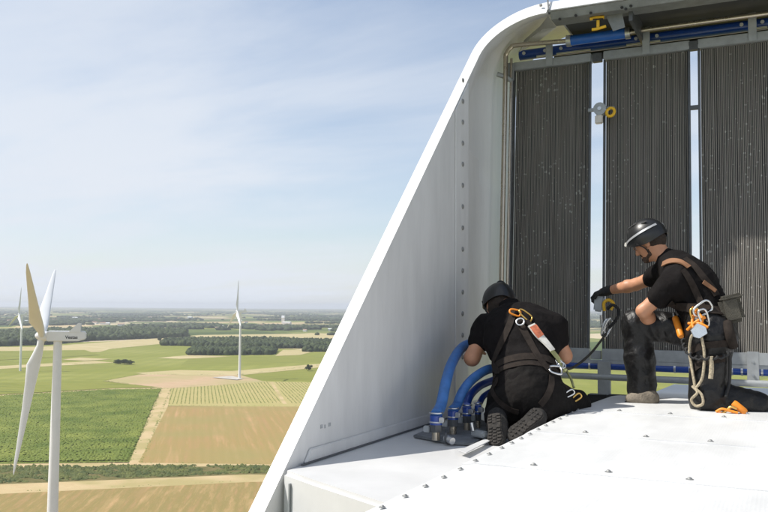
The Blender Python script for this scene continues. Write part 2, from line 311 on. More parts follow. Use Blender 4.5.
def scatter(poly, step, jit=.5, ang=0):
    poly = np.array(poly); lo, hi = poly.min(0), poly.max(0); c = (lo+hi)/2; r = np.hypot(*(hi-lo))/2
    a = np.arange(-r, r, step[0]); b_ = np.arange(-r, r, step[1]); A, B = np.meshgrid(a, b_); A = A.ravel()+rng.uniform(-jit, jit, A.size)*step[0]; B = B.ravel()+rng.uniform(-jit, jit, B.size)*step[1]
    P = np.stack([c[0]+A*math.cos(ang)-B*math.sin(ang), c[1]+A*math.sin(ang)+B*math.cos(ang)], 1); return P[in_poly(P, poly)]
def ico(sub):
    bm = bmesh.new(); bmesh.ops.create_icosphere(bm, subdivisions=sub, radius=1); v = np.array([q.co[:] for q in bm.verts]); f = np.array([[q.index for q in p.verts] for p in bm.faces]); bm.free(); return v, f
ICO1, ICO2 = ico(1), ico(2)
OCT = (np.array([(1, 0, .35), (0, 1, .25), (-1, 0, .35), (0, -1, .25), (.15, .1, 1), (0, 0, 0)], float), np.array([(0, 1, 4), (1, 2, 4), (2, 3, 4), (3, 0, 4)]))
def clumps(P, base, sx, sz, jit=.25, z=GZ, base_obj=OCT):
    v, f = base_obj; n = len(P); a = rng.uniform(0, 6.28, n); ca, sa = np.cos(a), np.sin(a); S = rng.uniform(*sx, n); H = rng.uniform(*sz, n)
    W = v[None]*(1+rng.uniform(-jit, jit, (n, len(v), 3))); X = W[..., 0]*S[:, None]; Y = W[..., 1]*S[:, None]; Z = W[..., 2]*H[:, None]
    zz_ = z if np.isscalar(z) else z[:, None]
    V_ = np.stack([P[:, :1]+X*ca[:, None]-Y*sa[:, None], P[:, 1:2]+X*sa[:, None]+Y*ca[:, None], zz_+base+Z], -1).reshape(-1, 3)
    F_ = (f[None]+(np.arange(n)*len(v))[:, None, None]).reshape(-1, 3); return V_, F_
def gpoly(px): return [tuple(gnd(x, y).xy) for x, y in px]
gf_vis = [(-90, 468), (-90, 399), (0, 396.8), (60, 393.3), (110, 390.3), (161, 389.7), (128.5, 461.5), (0, 463)]
P = scatter(gpoly(gf_vis), (1.45, 2.0), .42, ROWA); tag(link('leafy_crop', fast_mesh('leafy_crop', *clumps(P, .8, (.8, 1.4), (.4, 1.15)), M['crop_leaf'])), 'dense leafy crop filling the dark green field', 'crop', kind='stuff')
P = scatter(gpoly(hd_px), (1.45, 1.5), .5, ROWA); P = P[np.array([noise.noise((x*.09, y*.09, 2.0)) > -.28 for x, y in P])]; tag(link('hedge_row', fast_mesh('hedge_row', *clumps(P, .5, (.8, 1.6), (.4, 1.3), .4), M['hedge_leaf'])), 'dark green leafy row between two sandy strips', 'hedge', kind='stuff')
_v = gpoly([(171.5, 389), (268, 382.5), (283, 403.5), (169, 405)]); _w = gpoly([(275, 382.5), (420, 386), (420, 406.5), (289, 404)])
P = np.concatenate([scatter(q, (1.3, 3.6), .10, ROWA) for q in (_v, _w)]); tag(link('vine_rows', fast_mesh('vine_rows', *clumps(P, .2, (.45, .8), (.5, 1.0)), M['vine_leaf'])), 'thin rows of young vines in the pale vineyard', 'vines', kind='stuff')
# ---- ragged grass margins along the tracks and plots
def margin(lines, n, w):
    Q = []
    for (x0, y0), (x1, y1), k in lines:
        a_, b_ = gnd(x0, y0), gnd(x1, y1); m = int((b_-a_).length*n*k); u = rng.uniform(0, 1, m); d = (b_-a_).normalized(); s_ = rng.normal(0, w, m)
        g_ = np.array([noise.noise((a_.x*.01+q*(b_-a_).length*.06, a_.y*.01, 5.0)) for q in u]); keep = g_ > -.12
        Q.append(np.stack([a_.x+(b_.x-a_.x)*u-d.y*s_, a_.y+(b_.y-a_.y)*u+d.x*s_], 1)[keep])
    return np.concatenate(Q)
P = margin([((162, 389), (129.5, 462.5), 1), ((171, 389), (141, 465), 1), ((168, 406.2), (420, 407), 1), ((0, 464), (130, 462.7), 1.2), ((130, 464), (420, 466.5), 1), ((0, 494), (250, 482), 1.4), ((250, 482), (420, 480), 1), ((104, 381), (168, 389.5), 1), ((140, 374.5), (240, 375), .8), ((104, 381), (140, 374.5), .8), ((0, 396), (110, 389.5), 1), ((0, 361), (125, 366), .6), ((110, 349), (200, 341), .6), ((168, 389.3), (268, 382), 1), ((232, 376), (330, 364), .8)], .9, .7)
tag(link('margin_grass', fast_mesh('margin_grass', *clumps(P, .35, (.35, .9), (.2, .7)), M['vine_leaf'])), 'rough grass along the edges of the tracks and plots', 'grass', kind='stuff')
# ---- woods
def wood(name, px, step, hgt, label, mat='wood_leaf', base=ICO2):
    P = scatter(gpoly(px), (step, step), .45); n = len(P); H = rng.uniform(.55, 1.25, n)*hgt
    V_, F_ = clumps(P, 0, (step*.5, step*.95), (hgt*.38, hgt*.68), .3, z=GZ+H*.45, base_obj=base)
    tag(link(name, fast_mesh(name, V_, F_, M[mat])), label, 'wood', kind='stuff')
wood('wood', [(188, 355.5), (274, 355), (276, 351), (190, 351)], 7.5, 11, 'dark green wood block behind the middle wind turbine')
wood('wood', [(161, 345.5), (170, 342), (250, 341), (345, 343.5), (400, 344), (400, 348), (250, 348.5), (200, 346.5)], 8.5, 12, 'long dark wood belt behind the nearer wood')
wood('wood', [(303, 352), (312, 349), (400, 350), (400, 353), (330, 352)], 8, 11, 'short wood strip right of the straw clearing')
wood('wood', [(-330, 349), (-330, 337), (0, 335), (40, 334), (120, 331), (185, 333), (185, 337), (130, 339.5), (92, 341), (45, 345), (0, 346.5)], 13, 17, 'wide dark forest at the left behind the turbines', base=ICO2)
P = []
tries = rng.uniform(0, 1, (60000, 2))
for u, w in tries:
    d = 2600*(6.5**u); a = YAW + R_(-32) + R_(75)*w; x, y = -math.sin(a)*d, math.cos(a)*d
    if noise.noise((x*.0013, y*.0013, 3.0)) + .35*noise.noise((x*.006, y*.006, 1.0)) > (.10 if d > 3500 else .24): P.append((x, y))
P = np.array(P[:15000]); dd = np.hypot(P[:, 0], P[:, 1])
V_, F_ = clumps(P, 0, (9, 20), (6, 11), .2, z=np.full(len(P), GZ+4.0), base_obj=ICO1)
tag(link('far_woodland', fast_mesh('far_woodland', V_, F_, M['wood_leaf'])), 'hazy far woodland and hedgerows reaching to the horizon', 'woodland', kind='stuff')
# ---- single trees
def tree(p, h, w, label, seed, group=None, nb=16):
    rs = np.random.default_rng(seed); t = empty('tree', (p[0], p[1], GZ)); tag(t, label, 'tree', group)
    mb = MB(); tk = [Vector((p[0], p[1], GZ)), Vector((p[0]+.02*h, p[1], GZ+h*.3)), Vector((p[0], p[1], GZ+h*.62))]
    mb.tube(tk, [h*.035, h*.026, h*.012], 7)
    for i in range(5):
        a = i*1.256+rs.uniform(0, 1); b_ = tk[1]+(tk[2]-tk[1])*(.15*i); mb.tube([b_, b_+Vector((math.cos(a)*w*.3, math.sin(a)*w*.3, h*.2))], [h*.012, h*.004], 5)
    mb.build('trunk', M['bark'], t)
    C = rs.normal(0, 1, (nb, 3)); C /= np.linalg.norm(C, axis=1)[:, None]; C *= rs.uniform(.3, .75, (nb, 1)); Vs, Fs = [], []; k = 0
    for c in C:
        for j in range(26):
            d = rs.normal(0, 1, 3); d /= np.linalg.norm(d); q = c+d*rs.uniform(.12, .34); s = rs.uniform(.05, .10)
            A = ICO1[0]*s*(1+rs.uniform(-.4, .4, ICO1[0].shape)) + q
            Vs.append(np.stack([p[0]+A[:, 0]*w*.55, p[1]+A[:, 1]*w*.55, GZ+h*.5+A[:, 2]*h*.5], 1)); Fs.append(ICO1[1]+k); k += len(A)
    link('crown', fast_mesh('crown', np.concatenate(Vs), np.concatenate(Fs), M['tree_leaf']), t)
for i, (x, y, h, w, lb) in enumerate([(308, 371, 10, 12, 'lone round tree at the end of the pale path right of the turbine'),
        (118, 364, 8, 15, 'leftmost tree of the dark clump standing in the meadow'), (124, 364.4, 9, 17, 'middle tree of the dark clump standing in the meadow'), (130, 364.6, 7, 15, 'rightmost low tree of the dark clump standing in the meadow'),
        (141, 339, 12, 14, 'left one of two small dark trees on the straw field'), (146, 339.2, 9, 11, 'right one of two small dark trees on the straw field'),
        (159.5, 341.5, 12, 13, 'small tree at the left tip of the long wood belt'), (175, 338.6, 11, 15, 'small dark tree on the straw field above the wood belt'), (187, 337.6, 11, 22, 'wide dark tree on the straw field above the wood belt')]):
    p = gnd(x, y); tree((p.x, p.y), h, w, lb, i, nb=18)
# ---- far houses
M['house_wall'] = pm('pale_render', (.72, .70, .66), .8, var=.1, vscale=.3); M['house_roof'] = pm('tiled_roof', (.36, .22, .16), .8, var=.2, vscale=.5)
M['shed_roof'] = pm('pale_sheet_roof', (.70, .72, .74), .5, var=.1, vscale=.3)
hp = [(283, 323.5, 16, 30), (287, 324.5, 40, 10), (262, 327, 22, 8), (300, 327, 20, 7), (320, 327.5, 16, 8), (95, 324, 30, 8), (103, 324.5, 26, 8), (108, 325, 18, 8), (121, 326, 26, 8), (10, 322, 28, 8), (28, 322.5, 34, 8), (125, 320, 24, 8), (180, 319.5, 30, 9), (190, 318.5, 36, 9), (197, 319, 28, 8), (150, 318.5, 26, 9), (240, 322, 22, 8), (246, 323, 18, 7), (55, 321, 28, 8), (75, 319, 30, 9), (212, 328, 15, 7), (217, 329.5, 14, 7), (223, 328.5, 15, 8), (160, 321, 24, 8), (98, 320.5, 30, 8), (330, 331, 14, 7), (305, 331.5, 14, 6)]
for i, (x, y, w, h) in enumerate(hp):
    p = gnd(x, y); c = Vector((p.x, p.y, GZ)); Mr = Matrix.Rotation(YAW+rng.uniform(-.5, .5), 3, 'Z'); d = w*.5
    t = empty('farm_silo' if i == 0 else 'house', c)
    tag(t, ['tall white farm tower standing out beyond the far stubble', 'long white farm shed beside the tall white tower'][i] if i < 2 else 'small pale house in the hazy villages beyond the woods', 'tower' if i == 0 else 'house', None if i < 2 else 'far village houses')
    MB().box(c+Vector((0, 0, h*.5)), (w, d, h), Mr).build('wall', M['house_wall'], t)
    a = [c+Mr@Vector(q) for q in ((-w*.52, -d*.56, h), (-w*.52, d*.56, h), (-w*.52, 0, h*1.4))]
    MB().prism(a, Mr@Vector((w*1.04, 0, 0))).build('roof', M['shed_roof'] if i % 3 == 1 or i == 0 else M['house_roof'], t)

# ================================================================== WIND TURBINES
M['turbine'] = pm('turbine_paint', (.78, .79, .80), .4, var=.03, vscale=.2); M['blade'] = pm('blade_paint', (.74, .75, .755), .4, var=.04, vscale=.1); M['blade_tan'] = pm('bounce_tan_blade', (.50, .36, .20), .5, var=.12, vscale=.08)  # blade_tan puts ground bounce on a shaded blade into the paint; unused
M['concrete'] = pm('crane_pad_gravel', (.46, .43, .38), .9, var=.15, vscale=.1); M['letter'] = pm('black_lettering', (.02, .02, .025), .5)
def blade_mesh(L):
    st = [(0, .025, .025, 0), (.05, .025, .025, 0), (.12, .036, .02, 0), (.2, .048, .014, 0), (.35, .038, .010, 0), (.55, .028, .007, 0), (.75, .02, .005, 0), (.9, .013, .0035, 0), (.98, .006, .002, 0), (1, .002, .001, 0)]
    mb = MB(); v = []; f = []; S = 16
    for i, (t, c, th, _) in enumerate(st):
        tw = R_(22)*(1-t)**2
        for k in range(S):
            q = 2*math.pi*k/S; e = max(0, min(1, (t-.05)/.15)); x = c*math.cos(q) - e*c*.45; y = th*math.sin(q)*(1 - e*.35*(1-math.cos(q))*.5)
            x, y = x*math.cos(tw)-y*math.sin(tw), x*math.sin(tw)+y*math.cos(tw); v.append((x*L, y*L - .035*L*t*t, t*L))
    for i in range(len(st)-1):
        for k in range(S): f.append((i*S+k, i*S+(k+1) % S, (i+1)*S+(k+1) % S, (i+1)*S+k))
    f += [tuple(range(S))[::-1], tuple(range((len(st)-1)*S, len(st)*S))]
    mb.add(v, f); return mb.mesh('blade', [M['blade']], 50)
def turbine(hub, L, tail, rot, label, tan=None, letters=False, pitch=0.0):
    """hub point, blade length, horizontal tail direction, rotor angle"""
    hub = Vector(hub); T = Vector((tail[0], tail[1], 0)).normalized(); S = Vector((0, 0, 1)).cross(T); tw = hub+T*5.0*L/45; k = L/45
    t = empty('wind_turbine', (tw.x, tw.y, GZ)); tag(t, label, 'wind turbine', 'wind turbines standing in the fields')
    B = Matrix((T, S, Vector((0, 0, 1)))).transposed()
    Hn = hub.z - GZ - 1.6*k
    zs = [0, .25, .5, .75, 1]; MB().tube([(tw.x, tw.y, GZ+Hn*q) for q in zs], [(1.9-.56*q)*k for q in zs], 28).build('tower', M['turbine'], t, 50)
    for q in (.33, .66): MB().tube([(tw.x, tw.y, GZ+Hn*q-.08), (tw.x, tw.y, GZ+Hn*q+.08)], (1.9-.56*q)*k+.02, 28).build('flange_joint', M['turbine'], t, 50)
    pr = [(-3.6, -1.4), (-3.0, -1.75), (6.5, -1.75), (8.9, -1.05), (8.9, 1.15), (8.2, 1.6), (-2.8, 1.75), (-3.6, 1.4)]
    nb = MB().prism([tw+B@Vector((x*k, -1.7*k, z*k)) for x, z in pr], S*3.4*k); na = nb.build('nacelle', M['turbine'], t, 30, .25*k)
    for sgn in (-1, 1):
        MB().prism([tw+B@Vector((x*k, sgn*1.72*k-.09*k, z*k)) for x, z in [(3.3, 1.3), (7.2, 1.3), (7.2, 4.2), (6.3, 4.3)]], S*.18*k).build('cooler_fin', M['turbine'], na)
    MB().box(tw+B@Vector((6.6*k, 0, 2.8*k)), (.3*k, 3.2*k, 2.3*k), B).build('cooler_core', M['underside'], na)
    if letters:
        cu = bpy.data.curves.new('lettering', 'FONT'); cu.body = 'Vestas'; cu.size = 1.5*k; cu.extrude = .02; cu.offset = .03; tmp = bpy.data.objects.new('tmp', cu); COL.objects.link(tmp); dg = bpy.context.evaluated_depsgraph_get(); me = bpy.data.meshes.new_from_object(tmp.evaluated_get(dg)); bpy.data.objects.remove(tmp)
        Mx = Matrix((T, Vector((0, 0, 1)), -S)).transposed().to_4x4(); Mx.translation = tw+B@Vector((2.4*k, -1.74*k, -.9*k)); me.transform(Mx); me.materials.clear(); me.materials.append(M['letter']); link('lettering', me, na)
    tilt = R_(6); A = (-T*math.cos(tilt)+Vector((0, 0, 1))*math.sin(tilt)).normalized(); U = (Vector((0, 0, 1))-A*A.z).normalized(); W = A.cross(U)
    hubm = MB(); ns = [(-1.9, 1.35), (-1.2, 1.65), (0, 1.7), (1.0, 1.45), (1.8, .9), (2.2, .3), (2.25, .02)]
    hb = hubm.tube([hub+A*q[0]*k for q in ns], [q[1]*k for q in ns], 20).build('hub', M['turbine'], t, 50)
    bm_ = blade_mesh(L); bt = None
    for i in range(3):
        q = rot + i*2*math.pi/3; D = U*math.cos(q)+W*math.sin(q); D = (D + A*.045).normalized(); Ch = A.cross(D).normalized(); Nn = -D.cross(Ch)*1.0
        # blade local: x chord, y downwind, z span
        Pm = Matrix.Rotation(pitch, 3, 'Z'); Mx = (Matrix((Ch, (-A-D*(-A).dot(D)).normalized(), D)).transposed() @ Pm).to_4x4(); me = bm_
        if tan == i: me = bm_.copy(); me.materials.clear(); me.materials.append(M['blade_tan'])
        o = bpy.data.objects.new('blade', me); COL.objects.link(o); o.parent = t; Mx.translation = hub+D*1.0*k - Vector(t.location); o.matrix_local = Mx
        if tan == i: o['label'] = 'tan coloured blade'
    return t
def perp(px, deg):  # horizontal direction turned from the line of sight through that column
    r = ray(px, 300); a = math.atan2(r.y, r.x)+R_(deg); return (math.cos(a), math.sin(a))
h1 = ray(42, 336); h1 = h1*(275/h1.dot(FW))
turbine(h1, 45, perp(45, -96), R_(177), 'nearest white wind turbine at the left edge, its name on the side', letters=True, pitch=R_(70))
h2 = gnd(238, 378.5); h2 = ray(237.3, 311.5)*(h2.dot(FW)/ray(237.3, 311.5).dot(FW))
turbine(h2, 38, perp(238, -76), R_(2), 'far white wind turbine standing on a pale pad behind the vineyard', pitch=R_(60))
h3 = gnd(18.5, 371); h3 = ray(19, 314.5)*(h3.dot(FW)/ray(19, 314.5).dot(FW))
turbine(h3, 36, perp(19, -74), R_(-4), 'small far wind turbine at the left picture edge by the forest', pitch=R_(60))
p = [gnd(x, y, GZ+1.0) for x, y in [(212, 377.3), (232, 376), (243, 378.5), (237, 379.8)]]
tag(MB().add(p, [(0, 1, 2, 3)]).build('crane_pad', M['concrete']), 'pale gravel crane pad at the foot of the middle wind turbine', 'gravel pad', kind='structure')
# ================================================================== HAZE
hm = bpy.data.materials.new('summer_haze'); hm.use_nodes = True; N, L = hm.node_tree.nodes, hm.node_tree.links; N.clear()
vp = N.new('ShaderNodeVolumePrincipled'); vp.inputs['Color'].default_value = (.90, .94, 1.0, 1); vp.inputs['Density'].default_value = 8e-5; vp.inputs['Anisotropy'].default_value = .2
ho = N.new('ShaderNodeOutputMaterial'); L.new(vp.outputs[0], ho.inputs['Volume'])
tag(MB().box((0, 0, (GZ-3+60)/2), (56000, 56000, 60-GZ+3)).build('haze', hm), 'pale summer haze over the country', 'haze', kind='stuff')
# ================================================================== NACELLE ROOF
ZL, ZH = -0.757, -0.630            # ledge and raised roof levels
HATX = -1.15                       # left edge line of the raised roof
def grip_mat():
    m = pm('white_anti_slip', (.66, .665, .66), .45, var=.11, vscale=3.2, stretch=(1, .35, 1)); N, L = m.node_tree.nodes, m.node_tree.links; b = N['Principled BSDF']
    tc = N.new('ShaderNodeTexCoord'); v = N.new('ShaderNodeTexVoronoi'); v.inputs['Scale'].default_value = 75; v.inputs['Randomness'].default_value = .15; L.new(tc.outputs['Object'], v.inputs['Vector'])
    bp = N.new('ShaderNodeBump'); bp.inputs['Strength'].default_value = .18; bp.inputs['Distance'].default_value = .004; L.new(v.outputs['Distance'], bp.inputs['Height']); L.new(bp.outputs[0], b.inputs['Normal']); return m
M['grip'] = grip_mat()
roof = empty('nacelle_roof', (0, 4, ZL)); tag(roof, 'white riveted nacelle roof under the two kneeling workers', 'turbine roof')
XC = .14; XR = 2*XC-HATX
def roof_panel(y0, y1, dz, left0=HATX, left1=HATX):
    """one roof sheet with a rounded shoulder on both sides; overlaps the next one"""
    mb = MB(); v = []; f = []; nY = 6
    for j in range(nY+1):
        y = y0+(y1-y0)*j/nY; l = left0+(left1-left0)*j/nY; r = 2*XC-l
        xs = [(l-.105, ZL-.03), (l-.10, ZL+.02), (l-.085, ZL+.06), (l-.06, ZL+.098), (l-.03, ZH-.007), (l+.03, ZH+.002)] + [(l+.03+(r-l-.06)*q/10, ZH+.002+.03*math.sin(math.pi*q/10)*.0) for q in range(1, 10)] + [(r-.03, ZH+.002), (r+.03, ZH-.007), (r+.06, ZL+.098), (r+.10, ZL+.02), (r+.105, ZL-.03)]
        v += [(x, y, z+dz) for x, z in xs]
    n = len(xs)
    for j in range(nY):
        for k in range(n-1): f.append((j*n+k, j*n+k+1, (j+1)*n+k+1, (j+1)*n+k))
    base = len(v); v += [(x, y, z-.006) for x, y, z in v]
    f += [tuple(i+base for i in q[::-1]) for q in f]
    for k in range(n-1): f += [(k+1, k, base+k, base+k+1), (nY*n+k, nY*n+k+1, base+nY*n+k+1, base+nY*n+k)]
    return mb.add(v, f).build('roof_panel', M['grip'], roof, 35)
rows = [1.32, 2.26, 3.20, 4.14, 5.08]
for j in range(len(rows)):
    roof_panel(rows[j]-.04-(0 if j else 1.6), (rows[j+1] if j < 4 else 6.02), .004*j, HATX, HATX if j < 4 else HATX+.06)
# rear middle sheet behind the cooler, narrower
MB().prism([(-.98, 5.98, ZH-.012), (1.26, 5.98, ZH-.012), (1.26, 7.7, ZH-.03), (-.90, 7.7, ZH-.03)], (0, 0, -.04)).build('roof_panel', M['white'], roof, 30, .012)
MB().prism([(-1.10, 5.95, ZL-.02), (1.38, 5.95, ZL-.02), (1.2, 7.6, ZL-.5), (-.9, 7.6, ZL-.5)], (0, 0, -.8)).build('tail_shell', M['white'], roof)
# ledges
LF = [(-2.10, 3.27), (-1.85, 3.13), (-1.40, 2.90), (-1.05, 2.72)]
led = [Vector((x, y, ZL)) for x, y in LF] + [Vector((-1.05, 6.0, ZL)), Vector((-2.10, 6.0, ZL))]
MB().prism(led, (0, 0, -1.2)).build('ledge', M['white'], roof, 35, .018)
MB().prism([Vector((2*XC-p.x, p.y, p.z)) for p in led], (0, 0, -1.2)).build('ledge', M['white'], roof, 35, .018)
MB().prism([(-1.04, -.4, ZL-.03), (1.32, -.4, ZL-.03), (1.32, 5.94, ZL-.03), (-1.04, 5.94, ZL-.03)], (0, 0, -1.15)).build('roof_body', M['white'], roof)
# seam and grab handle on the ledge's front face, light rail strip beside the mat
a = atY(279, 488, 3.262); MB().box((-2.03, 3.225, -.98), (.006, .02, .36)).build('seam_strip', M['grey_steel'], roof)
hp_ = spline([(-1.935, 3.155, -.93), (-1.95, 3.11, -.97), (-1.962, 3.10, -1.06), (-1.955, 3.13, -1.13)], 5); MB().tube(hp_, .006, 7).build('grab_handle', M['grey_steel'], roof, 50)
# rivets: shared mesh
rv = MB(); st = [(0.0, .013), (.003, .0125), (.006, .009), (.0075, .003)]; rv.tube([(0, 0, q[0]) for q in st], [q[1] for q in st], 12); me_rv = rv.mesh('rivet', [M['bolt']], 40)
wsh = MB(); wsh.tube([(0, 0, 0), (0, 0, .003)], .024, 12); rv2 = MB(); rv2.tube([(0, 0, 0), (0, 0, 0.002)], .0145, 12); rv2.tube([(0, 0, .002)]+[(0, 0, .002+q[0]) for q in st[1:]], [.009]+[q[1]*.68 for q in st[1:]], 12); me_rv2 = rv2.mesh('rivet', [M['bolt']], 40)
def rivet(p, parent, me=None, nrm=None, name='rivet'):
    o = bpy.data.objects.new(name, me or me_rv2); COL.objects.link(o); o.parent = parent; q = parent; off = Vector(q.location)
    while q.parent: q = q.parent; off += Vector(q.location)
    o.location = Vector(p)-off
    if nrm is not None: o.rotation_euler = Vector(nrm).to_track_quat('Z', 'Y').to_euler()
    return o
for j, y in enumerate([2.26, 3.20, 4.14, 5.08]):
    for i in range(8): rivet((-.905+.29*i, y+.03, ZH+.002+.004*(j+1)), roof)
y = 2.0
while y < 5.3:
    rivet((HATX+.012, y, ZH+.002+.004*max(0, min(4, int((y-.36)/.94)-0))-.002), roof).scale = (.8, .8, .8); y += .172 if y < 3.5 else .15
# ================================================================== COOLER HOUSING
house = empty('cooler_housing', (0, 6.5, ZL)); tag(house, 'white cooler housing with raked side fin and curved top lid', 'cooler housing')
def housing(sg):
    def X(x): return x if sg > 0 else 2*XC-x
    prof = []                                           # (outer x,z) (inner x,z) recess
    for z in [-2.0, -1.4, -.9, -.5, 0, .5, 1.0, 1.4, 1.7, 1.9]: prof.append(((-2.18, z), (-2.10, z), .23))
    for i in range(0, 15):
        q = math.pi/2*i/14; prof.append(((-1.68-.5*math.cos(q), 2.01+.5*math.sin(q)), (-1.68-.42*math.cos(q), 1.95+.42*math.sin(q)), .23))
    v = []; f = []; n = len(prof); NS = 9
    for i, (o, n_, rc) in enumerate(prof):
        q = max(0, min(1, (i-10)/14))*math.pi/2; nx, nz = -math.cos(q), math.sin(q)
        fo = 4.04+o[1]; fi = 4.04+n_[1]; y1 = max(fi, 5.72)+.03; y2 = max(y1+.14, fi+.63)
        st = [(o[0], fo+.0, o[1]), (o[0]+nx*.10, fo+.35, o[1]+nz*.10), (o[0]+nx*.30, fo+.95, o[1]+nz*.30), (o[0]+nx*.30, 7.7, o[1]+nz*.30),
              (n_[0]+nx*rc, 7.7, n_[1]+nz*rc), (n_[0]+nx*rc, y2, n_[1]+nz*rc), (n_[0]+nx*rc*.4, (y1+y2)/2, n_[1]+nz*rc*.4), (n_[0], y1, n_[1]), (n_[0], fi, n_[1])]
        v += [(X(x), y, z) for x, y, z in st]
    for i in range(n-1):
        for k in range(NS): f.append((i*NS+k, i*NS+(k+1) % NS, (i+1)*NS+(k+1) % NS, (i+1)*NS+k))
    f += [tuple(range(NS))[::-1], tuple(range((n-1)*NS, n*NS))]
    w = MB().add(v, f).build('side_fin', M['fin_white'], house, 38)
    # riveted flange strip
    MB().prism([(X(-2.099), y, z) for y, z in [(5.47, ZL+.03), (5.73, ZL+.03), (5.73, 1.675), (5.47, 1.415)]], (.009*sg, 0, 0)).build('flange', M['fin_white'], house, 30, .003)
    z = 1.66
    while z > -.45: rivet((X(-2.088), 5.6, z), house, me_rv, (sg, 0, 0)).scale = (1.4, 1.4, 1.2); z -= .155
    # foot strip and joint between fin and ledge
    MB().prism([(X(-2.099), 3.45, ZL+.004), (X(-2.099), 5.98, ZL+.004), (X(-2.099), 5.98, ZL+.065), (X(-2.099), 3.50, ZL+.065)], (.016*sg, 0, 0)).build('foot_flange', M['fin_white'], house, 30, .004)
    MB().prism([(X(-2.082), 3.40, ZL+.002), (X(-2.082), 5.98, ZL+.002), (X(-2.070), 5.98, ZL+.002), (X(-2.070), 3.40, ZL+.002)], (0, 0, .007)).build('sealant_joint', M['seam'], house)
housing(1); housing(-1)
# cover plate on the recessed fairing
MB().prism([(-2.329, 6.02, -.6), (-2.329, 6.62, -.6), (-2.329, 6.62, 1.25), (-2.329, 6.30, 1.33), (-2.329, 6.02, 1.30)], (.008, 0, 0)).build('fairing_plate', M['fin_white'], house, 30, .003)
M['stencil'] = pm('faint_stencil', (.42, .43, .44), .6, var=.2, vscale=60)
for k, (y, z) in enumerate([(3.62, -.60), (3.70, -.60), (3.655, -.604)]): MB().box((-2.0985, y, z), (.0025, .022 if k < 2 else .010, .018)).build('stencil_mark', M['stencil'], house)
# lid
XL0, XL1 = -1.675, 2*XC+1.675
def tread_mat():
    m = pm('tread_plate', (.70, .71, .715), .4, .0, var=.05); N, L = m.node_tree.nodes, m.node_tree.links; tc = N.new('ShaderNodeTexCoord'); v = N.new('ShaderNodeTexVoronoi'); v.inputs['Scale'].default_value = 26; v.inputs['Randomness'].default_value = .25; L.new(tc.outputs['Object'], v.inputs['Vector'])
    bp = N.new('ShaderNodeBump'); bp.inputs['Strength'].default_value = .6; bp.inputs['Distance'].default_value = .012; L.new(v.outputs['Distance'], bp.inputs['Height']); L.new(bp.outputs[0], N['Principled BSDF'].inputs['Normal']); return m
MB().prism([(XL0, 6.435, 2.395), (XL0, 6.55, 2.51), (XL0, 7.58, 2.56), (XL0, 7.58, 2.44), (XL0, 6.60, 2.44), (XL0, 6.60, 2.395)], (XL1-XL0, 0, 0)).build('lid', tread_mat(), house, 30, .006)
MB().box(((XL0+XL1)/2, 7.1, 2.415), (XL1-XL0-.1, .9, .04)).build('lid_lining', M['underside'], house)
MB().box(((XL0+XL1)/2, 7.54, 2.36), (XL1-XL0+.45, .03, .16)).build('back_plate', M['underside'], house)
bm_ = MB().prism([(-1.66, 6.455, 2.392), (-1.66, 6.49, 2.335), (-1.66, 6.66, 2.335), (-1.66, 6.66, 2.343), (-1.66, 6.50, 2.343), (-1.66, 6.47, 2.392)], (XL1-XL0-.05, 0, 0)).build('cross_beam', M['beam_steel'], house, 30, .002)
for px, py in [(560, 19), (576, 15.5), (591, 13), (622, 7.5), (626, 9), (631, 6)]:
    c = atY(px, py, 6.475); MB().tube([c, c+Vector((0, -.014, -.004))], .011, 10).build('bolt_hole', M['rubber'], bm_)
MB().prism([(-1.06, 6.56, 2.26), (-1.06, 7.4, 2.26), (-1.06, 7.4, 2.40), (-1.06, 6.56, 2.40)], (.03, 0, 0)).build('rib', M['dark_steel'], house, 30, .002)
MB().prism([atY(606, 16, 6.58), atY(622, 12, 6.58), atY(625, 27, 6.58), atY(613, 31, 6.58)], (0, .006, 0)).build('gusset_plate', M['beam_steel'], house)
MB().tube([atY(541, 6, 6.47), atY(541, 6, 6.47)+Vector((0, -.012, .012))], .012, 10).build('rivet', M['bolt'], house, 40)
MB().prism([atY(546.5, -6, 6.56), atY(548, -6, 6.56), atY(549.5, 10, 6.43), atY(548, 10.5, 6.43)], (0, -.006, .006)).build('lid_joint', M['seam'], house)
# inner corner gusset with its pointed end
MB().add([rp(519, 52, -.02), rp(530, 38, -.12), rp(543, 29, -.2), rp(556.5, 27, -.28), rp(546, 34, -.15), rp(535, 44, -.03), rp(524, 40, .02), rp(540, 26, -.05), rp(548, 16, -.3)],
   [(0, 1, 2, 3, 4, 5), (0, 6, 1), (6, 7, 2, 1), (7, 8, 3, 2)]).build('corner_fairing', M['cream'], house, 60)

